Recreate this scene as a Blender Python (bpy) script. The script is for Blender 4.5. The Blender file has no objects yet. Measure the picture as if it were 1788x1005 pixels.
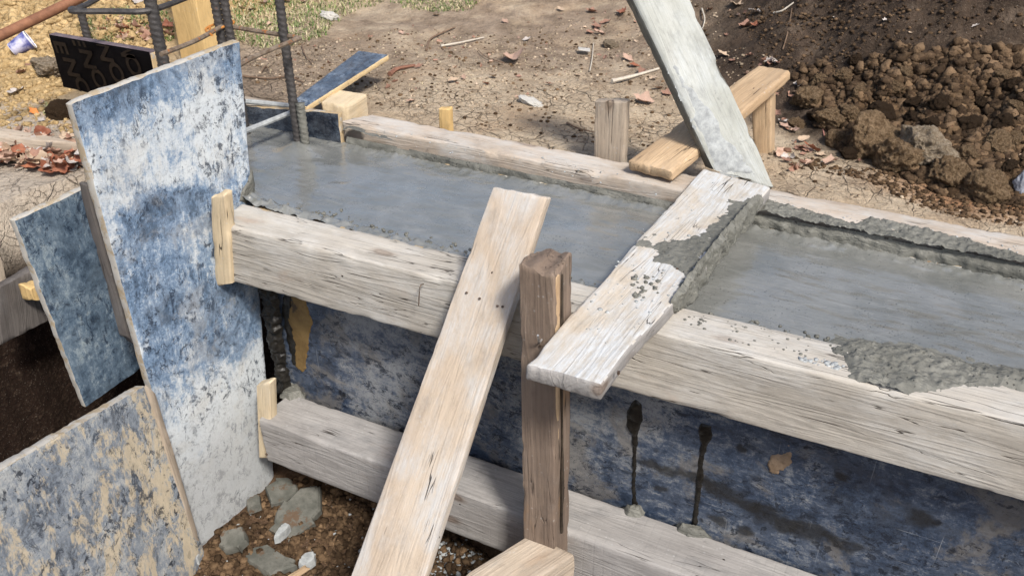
import bpy, bmesh, math, random
import numpy as np
from mathutils import Vector, Matrix, noise
R_ = math.radians
random.seed(7)
rng = np.random.default_rng(11)
S = bpy.context.scene
COL = S.collection

# ------------------------------------------------------------------ camera
F_, HOR, VX, CX, CY = 1500., 900., 3460., 894., 502.5
th_ = math.atan(HOR / F_)
UP = Vector((0, math.cos(th_), math.sin(th_)))
XD = Vector((VX, -HOR, F_)).normalized()
YD = UP.cross(XD)
ROT = Matrix((XD, YD, UP))            # world = ROT @ cam
CP = Vector((0, 0, 1.0))
cd = bpy.data.cameras.new('camera'); cam = bpy.data.objects.new('camera', cd); COL.objects.link(cam)
cam.matrix_world = Matrix.Translation(CP) @ ROT.to_4x4()
cd.sensor_width = 36; cd.lens = F_ / 1788 * 36; cd.clip_start = .02; cd.clip_end = 300
S.camera = cam
cd.dof.use_dof = True; cd.dof.focus_distance = 2.1; cd.dof.aperture_fstop = 10

# ------------------------------------------------------------------ light
AZ, EL = -38., 50.                      # sun azimuth from +X toward +Y, elevation
w = bpy.data.worlds.new("World"); S.world = w; w.use_nodes = True
nt = w.node_tree; bg = nt.nodes['Background']
sky = nt.nodes.new('ShaderNodeTexSky'); sky.sky_type = 'NISHITA'; sky.sun_disc = False
sky.sun_elevation = R_(EL); sky.sun_rotation = R_(90 - AZ)
sky.air_density = 1.0; sky.dust_density = 3.0; sky.ozone_density = 1.0
nt.links.new(sky.outputs[0], bg.inputs[0]); bg.inputs[1].default_value = .125
sl = bpy.data.lights.new('sun', 'SUN'); sl.energy = 3.6; sl.angle = R_(9); sl.color = (1, .95, .88)
so = bpy.data.objects.new('sun', sl); COL.objects.link(so)
sd_ = Vector((math.cos(R_(EL)) * math.cos(R_(AZ)), math.cos(R_(EL)) * math.sin(R_(AZ)), math.sin(R_(EL))))
so.rotation_euler = sd_.to_track_quat('Z', 'Y').to_euler()
S.view_settings.view_transform = 'Standard'; S.view_settings.look = 'None'
S.view_settings.exposure = .36; S.view_settings.gamma = 1

# ------------------------------------------------------------------ helpers
def ray(u, v): return ROT @ Vector((u - CX, -(v - CY), -F_))
def at(u, v, x=None, y=None, z=None):
    d = ray(u, v)
    i, k = (0, x) if x is not None else (1, y) if y is not None else (2, z)
    return CP + d * ((k - CP[i]) / d[i])
def atp(u, v, p0, n):
    d = ray(u, v); n = Vector(n); return CP + d * ((Vector(p0) - CP).dot(n) / d.dot(n))
def atd(u, v, depth): return CP + ray(u, v) * (depth / F_)
def fb(p, s=1., o=3, seed=0):
    return noise.fractal(Vector(p) * s + Vector((seed * 7.13, seed * 3.7, seed)), 1., 2., o)
def sstep(a, b, x):
    t = np.clip((x - a) / (b - a), 0, 1); return t * t * (3 - 2 * t)

def tag(o, label=None, cat=None, group=None, kind=None):
    if label: o['label'] = label
    if cat: o['category'] = cat
    if group: o['group'] = group
    if kind: o['kind'] = kind
    return o
def link(name, me, mats, parent=None, loc=None, smooth=True, sharp=40):
    o = bpy.data.objects.new(name, me); COL.objects.link(o)
    for m in (mats if isinstance(mats, (list, tuple)) else [mats]): me.materials.append(m)
    if smooth:
        me.polygons.foreach_set('use_smooth', [True] * len(me.polygons))
        if sharp: me.set_sharp_from_angle(angle=R_(sharp))
    if parent: o.parent = parent
    if loc is not None: o.location = loc
    return o
def mesh(name, v, f):
    me = bpy.data.meshes.new(name); me.from_pydata([tuple(map(float, p)) for p in v], [], f); me.update(); return me
def gridmesh(name, P, keep=None):
    ny, nx = P.shape[:2]
    me = bpy.data.meshes.new(name)
    idx = np.arange(ny * nx).reshape(ny, nx)
    q = np.stack([idx[:-1, :-1], idx[:-1, 1:], idx[1:, 1:], idx[1:, :-1]], -1).reshape(-1, 4)
    if keep is not None:
        kk = keep.reshape(-1); q = q[kk[q].any(axis=1)]
    V = P.reshape(-1, 3)
    used = np.unique(q); rm = -np.ones(len(V), int); rm[used] = np.arange(len(used)); V = V[used]; q = rm[q]
    me.vertices.add(len(V)); me.vertices.foreach_set('co', V.astype(np.float32).ravel())
    me.loops.add(q.size); me.loops.foreach_set('vertex_index', q.astype(np.int32).ravel())
    me.polygons.add(len(q)); me.polygons.foreach_set('loop_start', np.arange(0, q.size, 4, dtype=np.int32))
    me.polygons.foreach_set('loop_total', np.full(len(q), 4, np.int32)); me.update(calc_edges=True); me.validate()
    return me
NT = {}
def vnoise(X, Y, s, seed=0, oct=4, gain=.5):
    """vectorised value noise, about -1..1"""
    out = np.zeros_like(X); a = 1.; tot = 0
    for k in range(oct):
        T = NT.get(seed * 31 + k)
        if T is None: T = NT[seed * 31 + k] = np.random.default_rng(seed * 31 + k).random((257, 257)) * 2 - 1
        x = X * s * 2 ** k + 37.3 * k + seed * 5.1; y = Y * s * 2 ** k + 11.7 * k
        xi = np.floor(x).astype(int); yi = np.floor(y).astype(int); fx = x - xi; fy = y - yi
        fx = fx * fx * (3 - 2 * fx); fy = fy * fy * (3 - 2 * fy)
        g = lambda i, j: T[(yi + j) % 256, (xi + i) % 256]
        out += a * ((g(0, 0) * (1 - fx) + g(1, 0) * fx) * (1 - fy) + (g(0, 1) * (1 - fx) + g(1, 1) * fx) * fy)
        tot += a; a *= gain
    return out / tot * 1.5

# ------------------------------------------------------------------ material kit
class MK:
    def __init__(s, name, rough=.8, spec=.3):
        s.m = bpy.data.materials.new(name); s.m.use_nodes = True; s.t = s.m.node_tree
        s.b = s.t.nodes['Principled BSDF']; s.b.inputs['Roughness'].default_value = rough
        s.b.inputs['Specular IOR Level'].default_value = spec
        s.tc = s.t.nodes.new('ShaderNodeTexCoord'); s.obj = s.tc.outputs['Object']
        s.oi = s.t.nodes.new('ShaderNodeObjectInfo')
    def n(s, ty, **k):
        x = s.t.nodes.new(ty)
        for a, b in k.items(): setattr(x, a, b)
        return x
    def L(s, a, b):
        if hasattr(a, 'links') or isinstance(a, bpy.types.NodeSocket): s.t.links.new(a, b)
        else: b.default_value = a
    def math(s, op, a, b=0., c=None, clamp=False):
        x = s.n('ShaderNodeMath', operation=op, use_clamp=clamp); s.L(a, x.inputs[0]); s.L(b, x.inputs[1])
        if c is not None: s.L(c, x.inputs[2])
        return x.outputs[0]
    def map(s, scale=(1, 1, 1), off=None, vec=None, rnd=True):
        a = s.n('ShaderNodeVectorMath', operation='MULTIPLY'); s.L(vec or s.obj, a.inputs[0]); a.inputs[1].default_value = scale
        if not rnd: return a.outputs[0]
        r = s.n('ShaderNodeVectorMath', operation='SCALE'); r.inputs[0].default_value = off or (31, 17, 23)
        s.L(s.oi.outputs['Random'], r.inputs['Scale'])
        b = s.n('ShaderNodeVectorMath', operation='ADD'); s.L(a.outputs[0], b.inputs[0]); s.L(r.outputs[0], b.inputs[1])
        return b.outputs[0]
    def noise(s, vec, scale=1., detail=4., rough=.55, dist=0., col=False):
        x = s.n('ShaderNodeTexNoise'); s.L(vec, x.inputs['Vector'])
        for a, b in (('Scale', scale), ('Detail', detail), ('Roughness', rough), ('Distortion', dist)): x.inputs[a].default_value = b
        return x.outputs['Color' if col else 'Fac']
    def vor(s, vec, scale=1., feature='F1', rnd=1.):
        x = s.n('ShaderNodeTexVoronoi', feature=feature); s.L(vec, x.inputs['Vector']); x.inputs['Scale'].default_value = scale
        x.inputs['Randomness'].default_value = rnd
        return x
    def ramp(s, f, a, b, lo=0., hi=1.):
        x = s.n('ShaderNodeMapRange', interpolation_type='SMOOTHSTEP'); s.L(f, x.inputs[0])
        x.inputs[1].default_value = a; x.inputs[2].default_value = b; x.inputs[3].default_value = lo; x.inputs[4].default_value = hi
        return x.outputs[0]
    def mix(s, f, a, b, mode='MIX'):
        x = s.n('ShaderNodeMix', data_type='RGBA', blend_type=mode); s.L(f, x.inputs[0])
        for v, i in ((a, 6), (b, 7)):
            if isinstance(v, tuple): x.inputs[i].default_value = (*v, 1)
            else: s.L(v, x.inputs[i])
        return x.outputs[2]
    def warp(s, vec, scale, amt):
        nz = s.noise(vec, scale, 3, .5, 0, True)
        a = s.n('ShaderNodeVectorMath', operation='SUBTRACT'); s.L(nz, a.inputs[0]); a.inputs[1].default_value = (.5, .5, .5)
        b = s.n('ShaderNodeVectorMath', operation='SCALE'); s.L(a.outputs[0], b.inputs[0]); b.inputs['Scale'].default_value = amt
        c = s.n('ShaderNodeVectorMath', operation='ADD'); s.L(vec, c.inputs[0]); s.L(b.outputs[0], c.inputs[1])
        return c.outputs[0]
    def blob(s, c, r, vec=None, soft=.6):
        """1 inside an ellipsoid (c, r) in object space, falling to 0"""
        a = s.n('ShaderNodeVectorMath', operation='SUBTRACT'); s.L(vec or s.obj, a.inputs[0]); a.inputs[1].default_value = c
        b = s.n('ShaderNodeVectorMath', operation='DIVIDE'); s.L(a.outputs[0], b.inputs[0]); b.inputs[1].default_value = r
        l = s.n('ShaderNodeVectorMath', operation='LENGTH'); s.L(b.outputs[0], l.inputs[0])
        return s.ramp(l.outputs['Value'], 1 + soft * .5, 1 - soft * .5)
    def bump(s, h, strength=.5, dist=.002, prev=None):
        x = s.n('ShaderNodeBump'); x.inputs['Strength'].default_value = strength; x.inputs['Distance'].default_value = dist
        s.L(h, x.inputs['Height'])
        if prev is not None: s.L(prev, x.inputs['Normal'])
        return x.outputs[0]
    def out(s, col=None, rough=None, nrm=None):
        if col is not None:
            if isinstance(col, tuple): s.b.inputs['Base Color'].default_value = (*col, 1)
            else: s.L(col, s.b.inputs['Base Color'])
        if rough is not None: s.L(rough, s.b.inputs['Roughness'])
        if nrm is not None: s.L(nrm, s.b.inputs['Normal'])
        return s.m

def wood(name, light, dark, wash=(.55, .57, .56), wash_amt=.45, crack=.5, saw=0., stain=(.30, .16, .07), stain_amt=.3,
         cement=0., blobs=(), ring=9., mould=.25, grain=1.):
    k = MK(name, .82, .25)
    P = k.map((1, 1, 1))
    Pw = k.warp(k.map((1.1, 3, 3)), 1.3, .35)
    ringv = k.map((.9, ring, ring)); ringv = k.warp(ringv, .8, .9)
    rg = k.noise(ringv, 2.2, 2, .5, .6)
    rg = k.math('FRACT', k.math('MULTIPLY', rg, 7.))
    rg = k.ramp(k.math('ABSOLUTE', k.math('SUBTRACT', rg, .5)), .12, .5)
    fine = k.noise(k.map((5, 230, 230)), 1., 5, .65)
    med = k.noise(k.map((3, 60, 60)), 1., 4, .6)
    tone = k.noise(k.map((2.2, 9, 9)), 1., 4, .6)
    c = k.mix(k.ramp(tone, .3, .7), dark, light)
    c = k.mix(k.math('MULTIPLY', rg, .13 * grain), c, tuple(x * .72 for x in dark), 'MIX')
    c = k.mix(k.ramp(fine, .35, .75, .0, .40 * grain), c, tuple(x * .6 for x in dark))
    c = k.mix(k.ramp(med, .55, .8, 0, .3), c, tuple(min(1, x * 1.25) for x in light))
    dirt_ = k.noise(k.map((9, 20, 20), (1, 33, 7)), 1.6, 9, .78)
    c = k.mix(k.ramp(dirt_, .48, .66, 0, .42), c, tuple(x * .62 for x in dark)); c = k.mix(k.ramp(dirt_, .42, .30, 0, .35), c, tuple(min(1, x * 1.15) for x in light))
    # knots
    kv = k.vor(k.warp(k.map((3.2, 8, 8), (11, 3, 8)), 3, .12), 1.); kd = kv.outputs['Distance']
    c = k.mix(k.ramp(kd, .17, .05, 0, .6 * min(1, grain * 1.2)), c, (.16, .10, .06)); c = k.mix(k.ramp(k.math('ABSOLUTE', k.math('SUBTRACT', kd, .075)), .03, .0, 0, .4 * grain), c, (.07, .045, .03))
    # brownish stains
    st = k.noise(k.map((4, 8, 8), (7, 3, 19)), 1.2, 4, .6)
    c = k.mix(k.math('MULTIPLY', k.ramp(st, .60, .75), stain_amt), c, stain)
    # grey mould bloom
    mo = k.noise(k.map((5, 9, 9), (13, 43, 5)), 1.5, 6, .68)
    c = k.mix(k.math('MULTIPLY', k.ramp(mo, .52, .72), mould), c, (.13, .135, .14))
    # cement wash
    wn = k.noise(k.map((4, 7, 7), (3, 5, 9)), 1.3, 7, .62, .3)
    wf = k.ramp(wn, .58 - wash_amt * .3, .86 - wash_amt * .3)
    wgr = k.noise(k.map((22, 60, 60), (8, 2, 2)), 1.2, 8, .8)
    wf2 = k.math('MULTIPLY', wf, k.math('MULTIPLY', k.ramp(fine, .25, .6, .6, 1.), k.ramp(wgr, .36, .56, .35, 1.)))
    c = k.mix(k.math('MULTIPLY', wf2, min(.9, wash_amt * .95)), c, k.mix(k.ramp(fine, .3, .7), tuple(x * .86 for x in wash), wash))
    # white speckle of dried splashes
    vs = k.vor(k.map((60, 60, 60)), 1.)
    sp = k.math('MULTIPLY', k.ramp(vs.outputs['Distance'], .22, .12), k.ramp(k.noise(P, 14, 2), .52, .6))
    c = k.mix(k.math('MULTIPLY', sp, .25), c, (.50, .51, .50))
    # wet cement patches given in object space
    hb = None
    for (cx, rad, amt) in blobs:
        wv = k.warp(k.obj, 12, .09)
        wv = k.warp(wv, 50, .02)
        bl = k.math('MULTIPLY', k.blob(cx, rad, wv, .35), amt)
        cc = k.mix(k.noise(P, 60, 3), (.10, .105, .095), (.20, .205, .19))
        c = k.mix(bl, c, cc); hb = bl if hb is None else k.math('MAXIMUM', hb, bl)
    if cement:
        cn = k.noise(k.map((6, 9, 9), (23, 15, 2)), 1.2, 7, .7)
        cf = k.ramp(cn, .62 - cement * .3, .70 - cement * .3)
        cc = k.mix(k.noise(P, 40, 4), (.15, .155, .14), (.36, .365, .35))
        c = k.mix(cf, c, cc)
    # long checks
    cv = k.warp(k.map((1.6, 26, 26), (5, 9, 31)), .7, 1.2)
    cr = k.noise(cv, 1., 3, .5)
    cr = k.ramp(k.math('ABSOLUTE', k.math('SUBTRACT', cr, .5)), .0075, .0)
    crm = k.ramp(k.noise(k.map((3, 5, 5), (3, 29, 3)), 1.5, 2), .62 - .28 * crack, .68 - .22 * crack)
    cr = k.math('MULTIPLY', cr, crm)
    c = k.mix(k.math('MULTIPLY', cr, .9), c, (.05, .038, .03))
    # insect / nail holes
    nh = k.vor(k.map((9, 14, 14), (2, 5, 1)), 1.)
    nl = k.ramp(nh.outputs['Distance'], .035, .022)
    c = k.mix(nl, c, (.03, .022, .018))
    H = k.math('ADD', k.math('MULTIPLY', fine, .8), k.math('MULTIPLY', med, .6)); H = k.math('ADD', H, k.math('MULTIPLY', wgr, .5))
    H = k.math('SUBTRACT', H, k.math('MULTIPLY', cr, 3.))
    H = k.math('SUBTRACT', H, k.math('MULTIPLY', nl, 2.))
    H = k.math('ADD', H, k.math('MULTIPLY', rg, .35))
    if saw:
        sx = k.n('ShaderNodeTexWave', wave_type='BANDS', bands_direction='X'); k.L(k.warp(k.map((1, .25, .25)), 4, .06), sx.inputs['Vector'])
        sx.inputs['Scale'].default_value = 13; sx.inputs['Distortion'].default_value = 1.5; sx.inputs['Detail'].default_value = 2
        sw = k.ramp(sx.outputs['Fac'], .12, 0.)
        sw = k.math('MULTIPLY', sw, k.ramp(k.noise(k.map((7, 9, 9)), 1.), .4, .6))
        c = k.mix(k.math('MULTIPLY', sw, .45 * saw), c, tuple(x * .35 for x in dark))
        H = k.math('SUBTRACT', H, k.math('MULTIPLY', sw, 1.2 * saw))
    b = k.bump(H, .75, .0022)
    b = k.bump(k.noise(P, 30, 4, .6), .25, .004, b)
    rough = .82 if hb is None else k.math('SUBTRACT', .85, k.math('MULTIPLY', hb, .4))
    return k.out(c, rough, b)

def film(name, cover=.5, base=(.018, .035, .09), tint=(.16, .24, .36), white=(.62, .66, .68), rough=.55, blobs=(), warm=None,
         warm_amt=.0, tone=None, scratch=.4, spots=.4, wblobs=(), dots=.3, flecks=.85, skins=()):
    """phenolic film ply stained by old concrete: navy film, blue milky bloom, pale crust, patches where it is worn"""
    k = MK(name, rough, .35)
    P = k.map((1, 1, 1))
    big = k.noise(P, 4.5, 5, .62, .4); mid = k.noise(P, 15, 12, .86, .5); fin = k.noise(k.warp(P, 30, .02), 60, 10, .9)
    st = k.noise(k.warp(k.map((14, 60, 20)), 1.2, 1.2), 1., 7, .75)
    f = k.math('ADD', k.math('MULTIPLY', big, .20), k.math('MULTIPLY', mid, .34))
    f = k.math('ADD', f, k.math('MULTIPLY', fin, .28)); f = k.math('ADD', f, k.math('MULTIPLY', st, .18))
    for (c0, r0, amt) in blobs:
        wv = k.warp(k.warp(k.obj, 9, .12), 45, .03)
        f = k.math('ADD', f, k.math('MULTIPLY', k.blob(c0, r0, wv, 1.1), amt))
    t0 = .60 - .24 * cover
    c = k.mix(k.ramp(f, t0 - .075, t0 - .045), base, tuple(.45 * x + .25 * y for x, y in zip(tint, base)))
    c = k.mix(k.ramp(f, t0 - .035, t0 + .015), c, tint)
    c = k.mix(k.ramp(f, t0 + .005, t0 + .085), c, white)
    cl = k.noise(k.map((1, 1, 1), (3, 8, 2)), 11, 6, .7)
    c = k.mix(k.ramp(cl, .40, .66, 0, .25), c, k.mix(.5, tint, white))
    hb = k.noise(k.warp(k.map((1, 1, 1), (6, 1, 12)), 25, .03), 130, 6, .8)
    c = k.mix(k.ramp(hb, .53, .60, 0, .30), c, base)
    if tone:
        c = k.mix(k.ramp(k.noise(P, 7, 6, .7, .5), .5, .62, 0, tone[1]), c, tone[0])
    if warm:
        wf = k.noise(k.warp(k.map((.8, 1.2, 1), (9, 2, 5)), 18, .05), 9, 12, .80, .4)
        wf = k.math('ADD', wf, k.math('MULTIPLY', k.math('SUBTRACT', st, .5), .3))
        for (c0, r0, amt) in wblobs: wf = k.math('ADD', wf, k.math('MULTIPLY', k.blob(c0, r0, k.warp(k.obj, 9, .12), 1.2), amt))
        wf = k.ramp(wf, .59 - .25 * warm_amt, .66 - .25 * warm_amt)
        wst = k.noise(k.map((20, 90, 20)), 1., 4, .6)
        wc = k.mix(k.ramp(wst, .3, .7), warm, tuple(x * 1.15 for x in warm))
        wb = None
        c = k.mix(k.math('MULTIPLY', wf, .8), c, wc)
    fl = k.noise(k.warp(k.map((1, 1.6, 1), (2, 9, 4)), 14, .10), 20, 12, .86, .3)
    flm = k.math('MULTIPLY', k.ramp(fl, .535, .55), k.ramp(k.noise(k.map((1, 1, 1), (5, 1, 7)), 5.5, 5, .65), .42, .52))
    c = k.mix(k.math('MULTIPLY', flm, flecks), c, base)
    # round dark pock marks
    vd = k.vor(k.warp(k.map((1, 1, 1), (4, 4, 1)), 40, .02), 17); dm = k.math('MULTIPLY', k.ramp(vd.outputs['Distance'], .20, .10), k.ramp(k.noise(P, 6, 3), .5, .6)); c = k.mix(k.math('MULTIPLY', dm, dots), c, tuple(x * .4 for x in base))
    # flaky black spots
    vs = k.noise(k.warp(P, 40, .03), 34, 6, .75)
    sp = k.math('MULTIPLY', k.ramp(vs, .56, .60), k.ramp(k.noise(P, 5, 3), .42, .60))
    c = k.mix(k.math('MULTIPLY', sp, spots), c, tuple(x * .7 for x in base))
    for (c0, r0, sc_, am) in skins: c = k.mix(k.math('MULTIPLY', k.math('MULTIPLY', k.blob(c0, r0, k.warp(k.warp(k.obj, 9, .08), 60, .02), .9), am), k.ramp(mid, .30, .50, .45, 1.)), c, k.mix(k.noise(k.map((10, 50, 10)), 1., 6, .7), tuple(x * .8 for x in sc_), sc_))
    # pale scratches in two directions
    for sc, mk in (((220, 5, 60), 8), ((9, 260, 60), 6)):
        rv = k.map(sc, (mk, 3, 5)); s1 = k.noise(k.warp(rv, .25, 2.), 1., 2, .4)
        s1 = k.math('MULTIPLY', k.ramp(s1, .70, .78), k.ramp(k.noise(P, mk, 2), .5, .62))
        c = k.mix(k.math('MULTIPLY', s1, scratch), c, (.55, .57, .58))
    H = k.math('ADD', k.math('MULTIPLY', f, 3.), k.math('MULTIPLY', fin, .5)); H = k.math('SUBTRACT', H, sp)
    b = k.bump(H, .55, .0025)
    ro = k.ramp(f, t0 - .05, t0 + .06, rough - .22, rough + .3)
    return k.out(c, ro, b)

def plyedge(name, a=(.52, .40, .24), b=(.34, .25, .15), wash=.5):
    k = MK(name, .85, .2)
    lay = k.n('ShaderNodeTexWave', wave_type='BANDS', bands_direction='Z'); k.L(k.warp(k.map((1, 1, 1), rnd=False), 8, .004), lay.inputs['Vector'])
    lay.inputs['Scale'].default_value = 95
    c = k.mix(lay.outputs['Fac'], b, a)
    n1 = k.noise(k.map((22, 22, 22)), 1., 6, .7)
    c = k.mix(k.math('MULTIPLY', k.ramp(n1, .62 - .25 * wash, .74 - .25 * wash), .85), c, (.46, .45, .42))
    c = k.mix(k.ramp(k.noise(k.map((60, 60, 60)), 1., 4, .6), .6, .75, 0, .6), c, (.10, .08, .06))
    return k.out(c, None, k.bump(k.math('ADD', n1, k.math('MULTIPLY', lay.outputs['Fac'], .5)), .7, .003))

def cement_wet(name, c1=(.135, .14, .128), c2=(.205, .21, .198), rlo=.22, rhi=.5, pits=1., bump=.5, coat=0.):
    k = MK(name, .35, .5); P = k.map((1, 1, 1), rnd=False)
    a = k.noise(P, 7, 6, .6, .8); b_ = k.noise(k.map((6, 26, 10), rnd=False), 1., 5, .6, 1.0); f = k.noise(P, 120, 4, .65)
    c = k.mix(k.ramp(a, .3, .7), c1, c2)
    c = k.mix(k.ramp(b_, .55, .75, 0, .45), c, tuple(x * 1.3 for x in c2))
    vs = k.vor(k.warp(P, 30, .01), 95); sp = k.math('MULTIPLY', k.ramp(vs.outputs['Distance'], .26, .08), k.ramp(k.noise(P, 12, 3), .45, .62))
    c = k.mix(k.math('MULTIPLY', sp, .55 * pits), c, tuple(x * .5 for x in c1))
    c = k.mix(k.ramp(f, .5, .8, 0, .3), c, tuple(x * .7 for x in c1))
    rid = k.ramp(k.math('ABSOLUTE', k.math('SUBTRACT', k.noise(k.warp(k.map((1.5, 7, 5), rnd=False), 5, .5), 2.2, 4, .6), .5)), .0, .05)
    H = k.math('ADD', k.math('MULTIPLY', a, .9), k.math('MULTIPLY', b_, 1.6)); H = k.math('ADD', H, k.math('MULTIPLY', f, .35)); H = k.math('ADD', H, k.math('MULTIPLY', rid, .25))
    H = k.math('SUBTRACT', H, k.math('MULTIPLY', sp, .9 * pits))
    ro = k.ramp(k.noise(P, 9, 5, .65), .35, .65, rlo, rhi)
    k.b.inputs['Coat Weight'].default_value = coat; k.b.inputs['Coat Roughness'].default_value = .17; k.b.inputs['Coat IOR'].default_value = 1.75
    return k.out(c, ro, k.bump(H, bump, .005))

def plain(name, c1, c2, scale=30, rough=.8, spec=.3, bump=.4, dist=.003, metal=0., c3=None, c3t=.6, isl=0.):
    k = MK(name, rough, spec); P = k.map((1, 1, 1)); a = k.noise(P, scale, 6, .65); b_ = k.noise(P, scale * 5, 4, .6)
    c = k.mix(k.ramp(a, .32, .68), c1, c2); c = k.mix(k.ramp(b_, .5, .75, 0, .35), c, tuple(x * .5 for x in c1))
    if c3: c = k.mix(k.ramp(k.noise(P, scale * .7, 5, .7), c3t, c3t + .06), c, c3)
    if isl:
        gi = k.n('ShaderNodeNewGeometry').outputs['Random Per Island']
        c = k.mix(k.math('MULTIPLY', k.ramp(gi, .3, 1.), isl), c, tuple(x * .35 for x in c1)); c = k.mix(k.math('MULTIPLY', k.ramp(gi, .25, 0.), isl), c, tuple(min(1, x * 1.5) for x in c2))
    k.b.inputs['Metallic'].default_value = metal
    return k.out(c, None, k.bump(k.math('ADD', a, k.math('MULTIPLY', b_, .4)), bump, dist))

def leafmat(name, c1, c2):
    k = MK(name, .6, .35); P = k.map((1, 1, 1)); a = k.noise(P, 40, 4, .6)
    r = k.math('FRACT', k.math('ADD', k.oi.outputs['Random'], k.n('ShaderNodeNewGeometry').outputs['Random Per Island']))
    c = k.mix(k.ramp(a, .3, .7), c1, c2); c = k.mix(k.math('MULTIPLY', r, .45), c, tuple(x * .45 for x in c1))
    v = k.vor(P, 55, 'DISTANCE_TO_EDGE'); c = k.mix(k.ramp(v.outputs['Distance'], .05, 0., 0, .35), c, tuple(x * .5 for x in c1))
    k.b.inputs['Transmission Weight'].default_value = 0
    return k.out(c, None, k.bump(a, .5, .003))

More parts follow.
